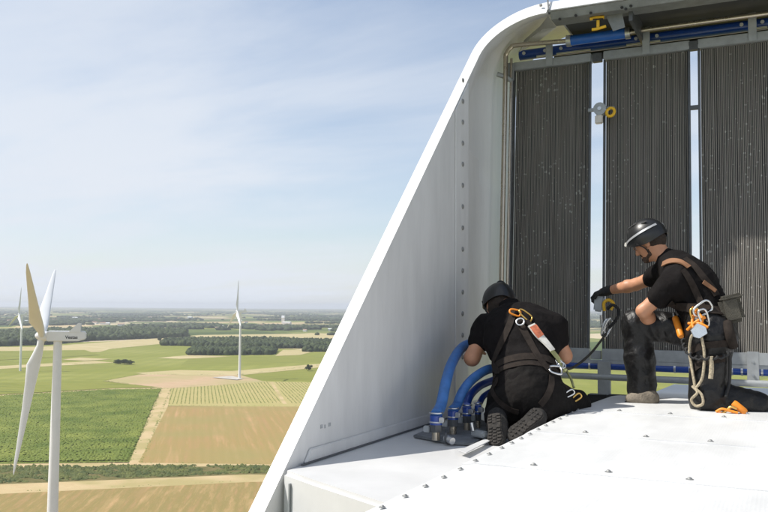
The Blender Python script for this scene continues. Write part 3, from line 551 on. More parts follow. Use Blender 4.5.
# ================================================================== RADIATORS
def core_mat():
    m = pm('radiator_fins', (.34, .32, .285), .5, .2, var=.2, vscale=5, stretch=(8, 1, .35)); N, L = m.node_tree.nodes, m.node_tree.links; b = N['Principled BSDF']
    tc = N.new('ShaderNodeTexCoord'); w = N.new('ShaderNodeTexWave'); w.bands_direction = 'Z'; w.inputs['Scale'].default_value = 60; w.inputs['Distortion'].default_value = .5; L.new(tc.outputs['Object'], w.inputs['Vector'])
    bp = N.new('ShaderNodeBump'); bp.inputs['Strength'].default_value = .5; bp.inputs['Distance'].default_value = .004; L.new(w.outputs['Fac'], bp.inputs['Height']); L.new(bp.outputs[0], b.inputs['Normal'])
    v = N.new('ShaderNodeTexVoronoi'); v.inputs['Scale'].default_value = 22; L.new(tc.outputs['Object'], v.inputs['Vector'])
    n = N.new('ShaderNodeTexNoise'); n.inputs['Scale'].default_value = 5; n.inputs['Detail'].default_value = 4; L.new(tc.outputs['Object'], n.inputs['Vector'])
    th = N.new('ShaderNodeMapRange'); th.inputs[1].default_value = .42; th.inputs[2].default_value = .68; th.inputs[3].default_value = .05; th.inputs[4].default_value = .30; L.new(n.outputs[0], th.inputs[0])
    lt = N.new('ShaderNodeMath'); lt.operation = 'LESS_THAN'; L.new(v.outputs['Distance'], lt.inputs[0]); L.new(th.outputs[0], lt.inputs[1])
    mx_ = N.new('ShaderNodeMix'); mx_.data_type = 'RGBA'; L.new(lt.outputs[0], mx_.inputs[0]); src = b.inputs['Base Color'].links[0].from_socket; L.new(src, mx_.inputs[6]); mx_.inputs[7].default_value = (.62, .62, .57, 1); L.new(mx_.outputs[2], b.inputs['Base Color'])
    return m
M['core'] = core_mat(); M['core_back'] = pm('core_back', (.055, .056, .054), .8, .1)
ZB, ZT = -.335, 2.137
Mlean = Matrix.Rotation(-math.atan(LEAN), 3, 'X')
def radp(x, z, d=0): return Vector((x, YR+LEAN*z-d, z+d*LEAN))
def radiator(x0, x1, label, grp='radiator panels'):
    t = MB().prism([radp(x0+.01, ZB, -.005), radp(x1-.01, ZB, -.005), radp(x1-.01, ZT, -.005), radp(x0+.01, ZT, -.005)], (0, .06, 0)).build('radiator_panel', M['core_back'], house); t['label'] = label
    mb = MB(); x = x0+.012; r = random.Random(int(x0*1000))
    while x < x1-.02:
        bw = r.uniform(.0075, .009); d = r.uniform(.006, .009)
        mb.prism([radp(x, ZB, 0), radp(x+bw, ZB, 0), radp(x+bw*.75, ZB, d), radp(x+bw*.25, ZB, d)], radp(0, ZT)-radp(0, ZB)); x += bw+r.choice([.0045, .0045, .0045, .005, .0075])
    mb.build('fin_pack', M['core'], t)
    for q in (x0, x1): MB().prism([radp(q-.008, ZB, .0), radp(q+.008, ZB, .0), radp(q+.008, ZB, .034), radp(q-.008, ZB, .034)], radp(0, ZT)-radp(0, ZB)).build('side_rail', M['dark_steel'], t)
    for z0, z1 in ((ZT, ZT+.075), (ZB-.095, ZB)):
        MB().prism([radp(x0-.008, z0, .045), radp(x1+.008, z0, .045), radp(x1+.008, z1, .045), radp(x0-.008, z1, .045)], (0, .09, 0)).build('end_rail', M['grey_steel'], t, 30, .004)
PX = [(rp(513, 200).x, rp(590, 200).x), (rp(604.5, 200).x, rp(690.5, 200).x), (rp(700.5, 200).x, .09)]
PX += [(2*XC-b_, 2*XC-a_) for a_, b_ in PX[::-1]]
lbs = ['dusty radiator panel nearest the white fin, behind the crouching worker', 'radiator panel between the two narrow sky gaps', 'sunlit right radiator panel behind the kneeling worker', 'fourth radiator panel from the white fin', 'fifth radiator panel from the white fin', 'last radiator panel beside the far right fin']
for (a_, b_), lb in zip(PX, lbs): radiator(a_, b_, lb)
# frame that carries the panels
fr = MB().prism([radp(PX[0][0]-.02, ZB-.095, .05), radp(XR+.9, ZB-.095, .05), radp(XR+.9, ZB-.125, .05), radp(PX[0][0]-.02, ZB-.125, .05)], (0, .1, 0)).build('radiator_frame', M['grey_steel'], house, 30, .004)
for gx in [(PX[i][1]+PX[i+1][0])/2 for i in range(5)]:
    gw = .05
    MB().box(radp(gx, ZT+.03, .02), (gw+.03, .05, .075)).build('tie_plate', M['dark_steel'], fr, 30, .003)
    MB().box(radp(gx, ZB-.05, .0), (gw+.03, .05, .07)).build('tie_plate', M['grey_steel'], fr, 30, .003)
    if gx > -.9: MB().box(radp(gx, rp(697, 108).z, .02), (gw+.02, .03, .035)).build('tie_plate', M['dark_steel'], fr, 30, .003)
for px in (551, 647, 753):
    x = rp(px, 50).x; MB().box(radp(x, ZT+.115, .06), (.062, .012, .23)).build('bracket', M['grey_steel'], fr, 30, .003)
for px in (753.5,):
    x = rp(px, 365).x; q = MB().box(radp(x, ZB-.12, .085), (.085, .014, .26)).build('bracket', M['grey_steel'], fr, 30, .003)
    for dz in (-.05, .05): MB().tube([radp(x, ZB-.12+dz, .09), radp(x, ZB-.12+dz, .10)], .009, 8).build('bolt', M['zinc'], fr)
pz = rp(606, 398).z; px_ = rp(606, 380).x
q = MB().box((px_, YR-.11, (ZB-.1+pz)/2), (.10, .05, ZB-.1-pz)).build('support_post', M['grey_steel'], fr, 30, .004)
MB().box((px_-.03, YR-.13, pz-.0), (.20, .14, .07)).build('rubber_foot', M['rubber'], fr, 30, .01)
MB().box((px_+.16, YR-.30, pz+.03), (.20, .12, .05)).build('rubber_foot', M['rubber'], fr, 30, .01)
MB().prism([(px_-.35, YR-.35, pz-.055), (px_+.3, YR-.35, pz-.055), (px_+.3, YR+.05, pz-.055), (px_-.1, YR+.05, pz-.055)], (0, 0, .02)).build('mount_plate', M['white'], fr, 30, .004)
for gx in (XC-.2, XC+1.4): MB().box((gx, YR-.05, (ZB-.1+ZH)/2), (.08, .05, ZB-.1-ZH)).build('support_post', M['grey_steel'], fr, 30, .004)
MB().prism([radp(PX[0][0]-.028, ZB-.1, .05), radp(PX[0][0]-.012, ZB-.1, .05), radp(PX[0][0]-.012, ZT+.07, .05), radp(PX[0][0]-.028, ZT+.07, .05)], (0, .05, 0)).build('edge_strip', M['white'], fr)
MB().box(radp(PX[0][0]-.04, ZT-.02, .07), (.09, .05, .16)).build('corner_bracket', M['grey_steel'], fr, 30, .006)
MB().tube([rp(497, 74, -.16), rp(506, 77, -.12), rp(512, 81, -.1)], .022, 10).build('pipe_clamp', M['grey_steel'], fr, 50)
# pipes
def pipe(name, pts, r, mat, label, cat='pipe', seg=18): return tag(MB().tube(pts, r, seg).build(name, mat, None, 50), label, cat)
XE = XR+1.2
def lat(px, py, off, x1=XE):       # a straight lateral run that starts at that point
    a_ = rp(px, py, off); return a_, Vector((x1, a_.y, a_.z))
a_, b_ = lat(566, 364.5, -.02); t = empty('blue_pipe', a_); tag(t, 'long blue coolant pipe running under the radiator panels', 'pipe')
MB().tube([Vector((-2.2, a_.y, a_.z)), b_], .033, 20).build('pipe_run', M['blue'], t, 50)
for px in (628, 675, 690, 732, 742, 762, 590): c = rp(px, 366, -.02); MB().tube([(c.x-.008, a_.y, a_.z), (c.x+.008, a_.y, a_.z)], .036, 18).build('pipe_band', M['zinc'], t, 50)
a_, b_ = lat(566, 375.5, -.08); pipe('steel_pipe', [Vector((-2.2, a_.y, a_.z)), b_], .026, M['grey_steel'], 'grey steel pipe below the long blue lower pipe')
a_, b_ = lat(520, 55.5, .10); t = empty('blue_pipe', a_); tag(t, 'dark blue coolant manifold above the radiator panels', 'pipe')
MB().tube([Vector((a_.x, a_.y, a_.z)), b_], .047, 20).build('pipe_run', M['blue'], t, 50)
for px in (524, 545, 561, 636, 657, 742, 763):
    c = rp(px, 50, .05); MB().tube([(c.x, a_.y-.05, a_.z+.0), (c.x, a_.y-.062, a_.z+.0)], .015, 10).build('fitting', M['white'], t, 50)
for x0, x1 in ((536, 549), (556, 590), (626, 645), (650, 660), (757, 768)):
    A_, B_ = rp(x0, 56, .04), rp(x1, 56, .04); MB().box(((A_.x+B_.x)/2, a_.y-.044, a_.z-.042), (B_.x-A_.x, .012, .014)).build('label_strip', M['white'], t)
c0, c1 = rp(569, 40.5, -.14), rp(628, 33, -.14); t = empty('blue_sleeve', c0); tag(t, 'bright blue sleeve section on the pipe under the lid', 'pipe sleeve')
zc = (c0.z+c1.z)/2; yc = c0.y
MB().tube([(c0.x, yc, zc), (c1.x, yc, zc)], .044, 22).build('sleeve', M['blue_bright'], t, 50)
for x in (c0.x+.0, c1.x): MB().tube([(x-.022, yc, zc), (x-.02, yc, zc), (x+.02, yc, zc), (x+.022, yc, zc)], [.03, .05, .05, .03], 18).build('clamp', M['zinc'], t, 50)
e0 = rp(505.5, 90, -.13); tp = rp(516, 57, -.10); q0 = Vector((e0.x, e0.y, -.5)); zt = zc+.02
bend = [Vector((e0.x, YR-.14+LEAN*z, z)) for z in (-.6, .4, 1.4, zt-.16)] + [Vector((e0.x+.012, YR-.0, zt-.07)), Vector((e0.x+.05, YR+.01, zt-.015)), Vector((e0.x+.12, YR+.012, zt)), Vector((c0.x, yc, zc+.0))]
pipe('coolant_tube', spline(bend, 8)[:], .021, M['steel_tube'], 'bare steel tube rising beside the fin and bending under the lid')
pipe('coolant_tube', [(c1.x, yc, zc), (c1.x+.1, yc, zc+.006), (XE, yc, zc+.006)], .019, M['steel_tube'], 'bare steel tube running right from the bright blue sleeve')
pipe('coolant_tube', [Vector((e0.x+.040, YR-.10+LEAN*z, z)) for z in (-.6, .6, 1.6, zt-.10)], .011, M['steel_tube'], 'thin steel tube close to the dusty radiator panel edge')
# fittings hung on the frame
y0 = 6.56
t = empty('lifting_bracket', atY(598, 22, y0)); tag(t, 'yellow lifting bracket hanging under the lid', 'bracket')
mb = MB(); mb.tube(spline([atY(590, 19, y0), atY(596, 17.5, y0), atY(604, 17, y0)], 4), .014, 8); mb.build('plate', M['yellow'], t, 50)
MB().tube([atY(598, 18, y0), atY(598, 28, y0)], .013, 8).build('stem', M['yellow'], t, 50)
MB().tube(spline([atY(592, 29.5, y0), atY(598, 28.5, y0), atY(606, 26, y0)], 4), .012, 8).build('hook', M['yellow'], t, 50)
MB().tube([atY(593, 19.6, y0-.015), atY(603, 18.7, y0-.015)], .006, 6).build('pin', M['rubber'], t, 50)
t = empty('anchor_pulley', rp(599, 112, -.12)); tag(t, 'grey anchor pulley with yellow ring hung in the sky gap', 'anchor')
c = rp(600, 109, -.12); MB().box(c+Vector((0, .05, .01)), (.22, .02, .03)).build('hanger_bar', M['grey_steel'], t, 30, .003); MB().tube([c+Vector((0, .04, 0)), c+Vector((0, -.02, 0))], .054, 20).build('disc', M['grey_steel'], t, 40)
MB().tube([c+Vector((0, -.02, 0)), c+Vector((0, -.032, 0))], .016, 12).build('axle', M['zinc'], t, 40)
c2 = rp(599, 119.5, -.12); MB().box(c2, (.065, .035, .075)).build('block', M['steel_tube'], t, 40, .008)
c3 = rp(610.5, 112, -.13); MB().torus(c3, (0, 1, .1), .031, .013, 20, 8, sx=1.15, ax=(.6, 0, .8)).build('ring', M['yellow'], t, 60)
MB().tube([c, (c+c3)/2+Vector((0, -.01, .012)), c3+Vector((-.02, 0, .0))], .008, 8).build('shackle', M['zinc'], t, 50)

# ================================================================== HOSES
pl = empty('hose_plate', atZ(450, 436, ZL)); tag(pl, 'dark rubber mat under the blue hose couplings', 'mat')
MB().prism([atZ(x, y, ZL+.004) for x, y in [(413, 437.5), (435, 428), (478, 420), (500, 430), (474, 446), (453, 445)]], (0, 0, .014)).build('mat', M['mat'], pl, 30, .004)
rail = MB().prism([atZ(x, y, ZL+.022) for x, y in [(458, 451.5), (485, 439.5), (490, 441.5), (466, 454)]], (0, 0, .005)).build('rail_strip', M['white'], roof, 30, .003)
def hose(px0, pts, r, label, zb=ZL+.018, mat='blue_hose'):
    b0 = atZ(px0[0], px0[1], zb); t = empty('coolant_hose', b0); tag(t, label, 'hose', 'blue hoses by the fin')
    MB().tube([b0, b0+Vector((0, 0, .045))], r*.72, 14).build('coupling', M['steel_tube'], t, 50)
    MB().tube([b0+Vector((0, 0, .045)), b0+Vector((0, 0, .085))], r*1.12, 6).build('hex_nut', M['dark_steel'], t, 30)
    MB().tube([b0+Vector((0, 0, .085)), b0+Vector((0, 0, .135))], r*1.1, 16).build('collar', M['blue'], t, 50)
    for dz in (.10, .15): MB().torus(b0+Vector((0, 0, dz)), (0, 0, 1), r*1.13, .0045, 20, 6).build('clamp', M['zinc'], t, 60)
    MB().box(b0+Vector((r*1.35, -.02, .115)), (.03, .025, .03)).build('clamp_screw', M['zinc'], t, 30, .004)
    MB().box(b0+Vector((-r*1.45, -.02, .06)), (.035, .03, .035)).build('valve_block', M['grey_steel'], t, 30, .004)
    P = [b0+Vector((0, 0, .14))] + pts; MB().tube(spline(P, 7), r, 18).build('hose', M[mat], t, 60)
def hz(px, py, Y): return atY(px, py, Y)
b1 = atZ(436, 440, ZL); b2 = atZ(453, 434, ZL); b3 = atZ(467, 430, ZL); b4 = atZ(478, 428, ZL)
hose((436, 440), [hz(441, 405, b1.y+.03), hz(446, 382, b1.y+.18), hz(452, 363, b1.y+.42), hz(463, 347, b1.y+.75), hz(480, 341, b1.y+1.0)], .032, 'nearest blue hose rising along the fin beside the worker')
hose((453, 434), [hz(457, 405, b2.y+.02), hz(463, 391, b2.y+.08), hz(474, 378, b2.y+.2), hz(490, 369, b2.y+.36), hz(505, 372, b2.y+.55)], .029, 'second blue hose bending right behind the worker')
hose((467, 430), [hz(466, 408, b3.y+.04), hz(470, 396, b3.y+.12), hz(480, 386, b3.y+.25), hz(494, 380, b3.y+.4)], .025, 'third, thinner navy hose close to the worker knee', mat='blue')
hose((478, 428), [hz(479, 405, b4.y+.06), hz(484, 396, b4.y+.15), hz(497, 388, b4.y+.3)], .019, 'thinnest navy hose at the right of the couplings', mat='blue')
t = empty('clamp_fitting', atZ(446, 438, ZL)); tag(t, 'loose steel pipe fitting lying between the hose couplings', 'fitting')
c = atZ(446, 438, ZL+.04); MB().tube([c, c+Vector((.05, -.03, -.01))], .02, 10).build('body', M['zinc'], t, 40); MB().torus(c, (1, .3, 0), .026, .008).build('ring', M['dark_steel'], t, 60)
t = empty('clamp_fitting', atZ(480, 434, ZL)); tag(t, 'grey metal fitting beside the worker boot', 'fitting')
c = atZ(480, 434, ZL+.045); MB().box(c, (.11, .05, .035), Matrix.Rotation(-.5, 3, 'Z')).build('body', M['grey_steel'], t, 40, .008); MB().tube([c+Vector((-.04, 0, .015)), c+Vector((-.05, 0, .06))], .012, 8).build('stud', M['zinc'], t, 40)
# ================================================================== PEOPLE: smooth blended volumes turned into one surface
def nv(v): v = np.asarray(v, float); return v/np.linalg.norm(v)
class Body:
    def __init__(s): s.p = []
    def cone(s, a, b, ra, rb, k=.03, w=None, sq=1.0):    # tapered limb; w, sq: flattened along the unit vector w by sq
        s.p.append(('c', np.array(a, float), np.array(b, float), ra, rb, k, None if w is None else nv(w), sq)); return s
    def ell(s, c, r, A=None, k=.03):                     # ellipsoid with axes A (columns)
        s.p.append(('e', np.array(c, float), np.array(r, float), np.eye(3) if A is None else np.array(A, float), 0, k)); return s
    def grown(s, d):
        o = Body()
        for q in s.p: o.p.append((q[0], q[1], q[2], q[3]+d, q[4]+d, *q[5:]) if q[0] == 'c' else (q[0], q[1], q[2]+d, *q[3:]))
        return o
    def solid(s, h):
        lo, hi = np.full(3, 1e9), np.full(3, -1e9); bb = []
        for q in s.p:
            if q[0] == 'c': m = max(q[3], q[4])*max(1, 1/q[7] if q[7] < 1 else q[7]) + .01; a = np.minimum(q[1], q[2])-m; b = np.maximum(q[1], q[2])+m
            else: m = q[2].max()+.01; a = q[1]-m; b = q[1]+m
            bb.append((a, b)); lo = np.minimum(lo, a); hi = np.maximum(hi, b)
        lo -= 3*h; n = np.ceil((hi-lo)/h).astype(int)+4; D = np.full(n, 1.0, np.float32); ax = [lo[i]+h*np.arange(n[i]) for i in range(3)]
        for q, (a, b) in zip(s.p, bb):
            k = q[5]; i0 = np.maximum(np.floor((a-k*1.5-lo)/h).astype(int)-1, 0); i1 = np.minimum(np.ceil((b+k*1.5-lo)/h).astype(int)+2, n)
            X, Y, Z = np.meshgrid(*[ax[i][i0[i]:i1[i]] for i in range(3)], indexing='ij')
            if q[0] == 'c':
                px, py, pz = X-q[1][0], Y-q[1][1], Z-q[1][2]; ba = q[2]-q[1]; t = np.clip((px*ba[0]+py*ba[1]+pz*ba[2])/max(ba@ba, 1e-9), 0, 1)
                dx, dy, dz = px-t*ba[0], py-t*ba[1], pz-t*ba[2]
                if q[6] is not None:
                    w = q[6]; u = (dx*w[0]+dy*w[1]+dz*w[2])*(1/q[7]-1); dx, dy, dz = dx+u*w[0], dy+u*w[1], dz+u*w[2]
                d = np.sqrt(dx*dx+dy*dy+dz*dz)-(q[3]+(q[4]-q[3])*t)
                if q[6] is not None and q[7] < 1: d = d*.5*(1+q[7])
            else:
                A = q[3]; r = q[2]; px, py, pz = X-q[1][0], Y-q[1][1], Z-q[1][2]
                u = [(px*A[0, i]+py*A[1, i]+pz*A[2, i])/r[i] for i in range(3)]; k0 = np.sqrt(u[0]**2+u[1]**2+u[2]**2); k1 = np.sqrt((u[0]/r[0])**2+(u[1]/r[1])**2+(u[2]/r[2])**2)+1e-6; d = k0*(k0-1)/k1
            sl = tuple(slice(i0[i], i1[i]) for i in range(3)); old = D[sl]; hh = np.clip(k-np.abs(old-d), 0, None)/k; D[sl] = np.minimum(old, d)-hh*hh*k*.25
        return D, lo, h
def nets(D, lo, h, relax=2):
    I = D < 0; n = np.array(D.shape)-1; C = np.zeros(n, np.int8); sh = [(a, b, c) for a in (0, 1) for b in (0, 1) for c in (0, 1)]
    S = lambda A, o: A[o[0]:o[0]+n[0], o[1]:o[1]+n[1], o[2]:o[2]+n[2]]
    for o in sh: C += S(I, o)
    act = (C > 0) & (C < 8); idx = np.full(n, -1, np.int64); ii = np.argwhere(act); idx[act] = np.arange(len(ii)); P = np.zeros((len(ii), 3)); W = np.zeros(len(ii))
    for a in sh:
        for ax_ in range(3):
            if a[ax_]: continue
            b = list(a); b[ax_] = 1; va = D[ii[:, 0]+a[0], ii[:, 1]+a[1], ii[:, 2]+a[2]]; vb = D[ii[:, 0]+b[0], ii[:, 1]+b[1], ii[:, 2]+b[2]]; m = (va < 0) != (vb < 0); t = np.where(m, va/np.where(m, va-vb, 1), 0)
            q = np.array(a, float)[None]+np.zeros((len(ii), 3)); q[:, ax_] = t; P[m] += q[m]; W[m] += 1
    V = lo+h*(ii+P/W[:, None]); Q = []
    for ax_ in range(3):
        o1, o2 = [(1, 2), (2, 0), (0, 1)][ax_]; sl0 = [slice(1, -1)]*3; sl1 = [slice(1, -1)]*3; sl0[ax_] = slice(0, -1); sl1[ax_] = slice(1, None); a = I[tuple(sl0)]; b = I[tuple(sl1)]; e = np.argwhere(a != b); st = a[a != b]
        base = e+1; base[:, ax_] -= 1
        def cell(d1, d2): q = base.copy(); q[:, o1] += d1; q[:, o2] += d2; return idx[q[:, 0], q[:, 1], q[:, 2]]
        f = np.stack([cell(-1, -1), cell(0, -1), cell(0, 0), cell(-1, 0)], 1); f[~st] = f[~st][:, ::-1]; Q.append(f)
    Q = np.concatenate(Q)
    for _ in range(relax):
        A = np.zeros_like(V); c = np.zeros(len(V))
        for i in range(4):
            for j in (1, 3): np.add.at(A, Q[:, i], V[Q[:, (i+j) % 4]]); np.add.at(c, Q[:, i], 1)
        V = V*.5+A/np.maximum(c, 1)[:, None]*.5
    return V, Q
def vnormals(V, Q):
    n = np.cross(V[Q[:, 2]]-V[Q[:, 0]], V[Q[:, 3]]-V[Q[:, 1]]); N_ = np.zeros_like(V)
    for i in range(4): np.add.at(N_, Q[:, i], n)
    return N_/(np.linalg.norm(N_, axis=1)[:, None]+1e-12)
def skin_obj(name, body, h, mat, parent, folds=None, relax=2, cut=None):
    V, Q = nets(*body.solid(h), relax)
    if folds:
        N_ = vnormals(V, Q); A = np.zeros(len(V))
        for amp, sc, seed, rot in folds:
            Rm = Matrix.Rotation(rot[0], 3, 'X') @ Matrix.Rotation(rot[1], 3, 'Y')
            for i, v in enumerate(V):
                q = Rm @ Vector(v); w = noise.noise(Vector((q.x*3+seed, q.y*3, q.z*3)))*.5; u = 1-abs(noise.noise(Vector((q.x*sc[0]+seed+w, q.y*sc[1]+w, q.z*sc[2]))))*2.2; A[i] += amp*u
        V = V+N_*A[:, None]
    if cut is not None:
        keep = cut(V); Q = Q[keep[Q].all(1)]
    me = fast_mesh(name, V, Q, mat); smooth(me, 0); return link(name, me, parent), V, Q
class Surf:                                             # for laying straps on the clothing
    def __init__(s, parts):
        v = []; f = []
        for V, Q in parts: n = len(v); v += [tuple(q) for q in V]; f += [tuple(int(i)+n for i in q) for q in Q]
        s.t = BVHTree.FromPolygons(v, f)
    def hit(s, px, py, lift=.006):
        r = ray(px, py).normalized(); p, n, i, d = s.t.ray_cast(Vector((0, 0, 0)), r)
        if p is None:
            best = s.t.find_nearest(r*s.dist); p, n = best[0], best[1]
        if n.dot(r) > 0: n = -n
        return p+n*lift, n
    def near(s, p, lift=.006): q, n, i, d = s.t.find_nearest(Vector(p)); return q+n*lift, n
def ribbon_mesh(P, Nn, w, th=.0035):
    mb = MB(); v = []; f = []; n = len(P)
    for i in range(n):
        t = (P[min(i+1, n-1)]-P[max(i-1, 0)]).normalized(); s = t.cross(Nn[i]).normalized()*(w/2); u = Nn[i]*th
        v += [P[i]-s, P[i]+s, P[i]+s+u, P[i]-s+u]
    for i in range(n-1):
        for k in range(4): f.append((i*4+k, i*4+(k+1) % 4, (i+1)*4+(k+1) % 4, (i+1)*4+k))
    f += [(3, 2, 1, 0), ((n-1)*4, (n-1)*4+1, (n-1)*4+2, (n-1)*4+3)]
    return mb.add(v, f)
def strap(surf, px, w, mat, parent, name='strap', lift=.004, th=.0035):
    S_ = spline([(x, y, 0) for x, y in px], 6); H = [surf.hit(q.x, q.y, lift) for q in S_]; P = [q[0] for q in H]; Nn = [q[1] for q in H]
    for _ in range(3):
        P = [P[0]] + [(P[i-1]+P[i]*2+P[i+1])/4 for i in range(1, len(P)-1)] + [P[-1]]; Nn = [Nn[0]] + [(Nn[i-1]+Nn[i]+Nn[i+1]).normalized() for i in range(1, len(Nn)-1)] + [Nn[-1]]
    P = [p+n*.002 for p, n in zip(P, Nn)]
    return ribbon_mesh(P, Nn, w, th).build(name, mat, parent, 40)
def ring_strap(surf, c, axis, rad, w, mat, parent, name='belt', lift=.005, a0=0, a1=360, n=48):
    axis = Vector(axis).normalized(); u = axis.orthogonal().normalized(); v_ = axis.cross(u); c = Vector(c); P = []; Nn = []
    for i in range(n+1):
        q = R_(a0+(a1-a0)*i/n); d = u*math.cos(q)+v_*math.sin(q); p, nn, ix, ds = surf.t.ray_cast(c+d*rad*2.2, -d)
        if p is None: p = c+d*rad
        P.append(p+d*lift); Nn.append(d)
    for _ in range(3): P = [(P[i-1]+P[i]*2+P[(i+1) % len(P)])/4 for i in range(len(P))]
    return ribbon_mesh(P, Nn, w).build(name, mat, parent, 40)
M['skin'] = pm('skin', (.52, .255, .145), .5, var=.12, vscale=14, bump=.08, bscale=120); M['skin'].node_tree.nodes['Principled BSDF'].inputs['Subsurface Weight'].default_value = .08; M['skin'].node_tree.nodes['Principled BSDF'].inputs['Subsurface Radius'].default_value = (.012, .005, .003)
M['shirt'] = pm('black_cotton', (.0085, .007, .007), .9, var=.3, vscale=7, bump=.9, bscale=11, spec=.15); M['trousers'] = pm('black_work_trousers', (.0065, .006, .006), .45, var=.35, vscale=6, bump=1.0, bscale=12, spec=.4)
M['trousers_dusty'] = pm('worn_black_trousers', (.009, .0075, .0068), .85, var=.4, vscale=6, bump=1.0, bscale=11, spec=.2)
M['helmet'] = pm('black_helmet_shell', (.012, .012, .012), .36, coat=.15, var=.15); M['hair'] = pm('dark_brown_hair', (.035, .022, .014), .7, var=.4, vscale=60, bump=.6, bscale=220)
M['web_dark'] = pm('dark_webbing', (.032, .025, .021), .9, var=.3, vscale=25, bump=.3, bscale=260, spec=.15); M['web_brown'] = pm('brown_padding', (.24, .115, .055), .8, var=.2, vscale=20); M['web_olive'] = pm('olive_pouch', (.075, .068, .052), .85, var=.25, vscale=20, bump=.4, bscale=150)
M['boot_dark'] = pm('dusty_black_boot', (.022, .020, .018), .85, var=.5, vscale=18, bump=.4, bscale=80); M['boot_suede'] = pm('grey_brown_suede', (.20, .17, .13), .9, var=.35, vscale=16, bump=.4, bscale=90)
M['sole'] = pm('rubber_sole', (.032, .028, .024), .9, var=.5, vscale=22, bump=.4, bscale=70); M['alu'] = pm('polished_aluminium', (.68, .68, .67), .25, .95, var=.06, vscale=30); M['gold'] = pm('gold_anodised', (.75, .48, .14), .3, .9)
M['rope'] = pm('beige_rope', (.50, .42, .29), .85, var=.35, vscale=90, bump=.6, bscale=300); M['label_white'] = pm('white_sewn_label', (.68, .66, .60), .8, var=.15, vscale=30); M['label_red'] = pm('red_label_print', (.55, .16, .08), .8, var=.3, vscale=40)
M['silver_tape'] = pm('silver_reflective', (.36, .37, .38), .4, .3, var=.1); M['glass'] = pm('clear_lens', (.9, .9, .9), .05); M['glass'].node_tree.nodes['Principled BSDF'].inputs['Transmission Weight'].default_value = 1.0; M['glass'].node_tree.nodes['Principled BSDF'].inputs['IOR'].default_value = 1.1; M['beard'] = pm('short_beard', (.085, .05, .032), .8, var=.4, vscale=80, bump=.6, bscale=260); M['web_green'] = pm('green_yellow_webbing', (.36, .36, .16), .8, var=.3, vscale=30); M['glove'] = pm('black_glove', (.016, .016, .017), .7, var=.3, vscale=30, bump=.3, bscale=150)
M['rope_dark'] = pm('dark_rope', (.06, .055, .045), .85, var=.5, vscale=60, bump=.6, bscale=250)
def P3(px, py, Y): return np.array(atY(px, py, Y))
def V3(a): return Vector([float(q) for q in a])
def helmet(parent, c, fwd, up, sx=1.0, name='helmet'):
    """climbing style helmet: shell with brim, ridge and vents; c = skull centre"""
    f = V3(nv(fwd)); u = V3(up); u = (u-f*u.dot(f)).normalized(); s = u.cross(f); A = Matrix((f, s, u)).transposed(); c = V3(c)
    v = []; fc = []; SG, RG_ = 36, 14
    for j in range(RG_+1):
        for k in range(SG):
            q = 2*math.pi*k/SG; t = (j/RG_)*R_(101 + 9*math.cos(q)*-1 - 8*math.cos(2*q)); rx = .140 if math.cos(q) > 0 else .130
            rad = Vector((rx*math.sin(t)*math.cos(q), .110*math.sin(t)*math.sin(q), .132*math.cos(t)))
            rad *= 1+.028*max(0, math.cos(4*q))*math.sin(min(t, 1.5))**2
            if j == RG_: rad += Vector((.016*max(0, math.cos(q)), 0, -.002))
            v.append(c+u*.012+A@rad)
    for j in range(RG_):
        for k in range(SG): fc.append((j*SG+k, (j+1)*SG+k, (j+1)*SG+(k+1) % SG, j*SG+(k+1) % SG))
    n0 = len(v); v += [c+(p-c)*.955 for p in v]; fc += [tuple(i+n0 for i in q[::-1]) for q in fc]; L = RG_*SG
    fc += [(L+k, L+n0+k, L+n0+(k+1) % SG, L+(k+1) % SG) for k in range(SG)]
    h = MB().add(v, fc).build(name, M['helmet'], parent, 60)
    def on(t, q, e=1.03): return c+u*.012+A@Vector(((.140 if math.cos(q) > 0 else .130)*math.sin(t)*math.cos(q), .110*math.sin(t)*math.sin(q), .132*math.cos(t)))*e
    return h, on, A, c
def carabiner(c, ax, nrm, L, w, r, mat, parent, name='carabiner'):
    ax = Vector(ax).normalized(); nrm = Vector(nrm); nrm = (nrm-ax*nrm.dot(ax)).normalized(); s = nrm.cross(ax); c = Vector(c); P = []
    for i in range(25):
        q = 2*math.pi*i/24; x = math.copysign(abs(math.cos(q))**.6, math.cos(q)); y = math.copysign(abs(math.sin(q))**.7, math.sin(q)); P.append(c+ax*L/2*x+s*w/2*y*(1+.18*x))
    o = MB().tube(P, r, 8, False).build(name, mat, parent, 60)
    return o
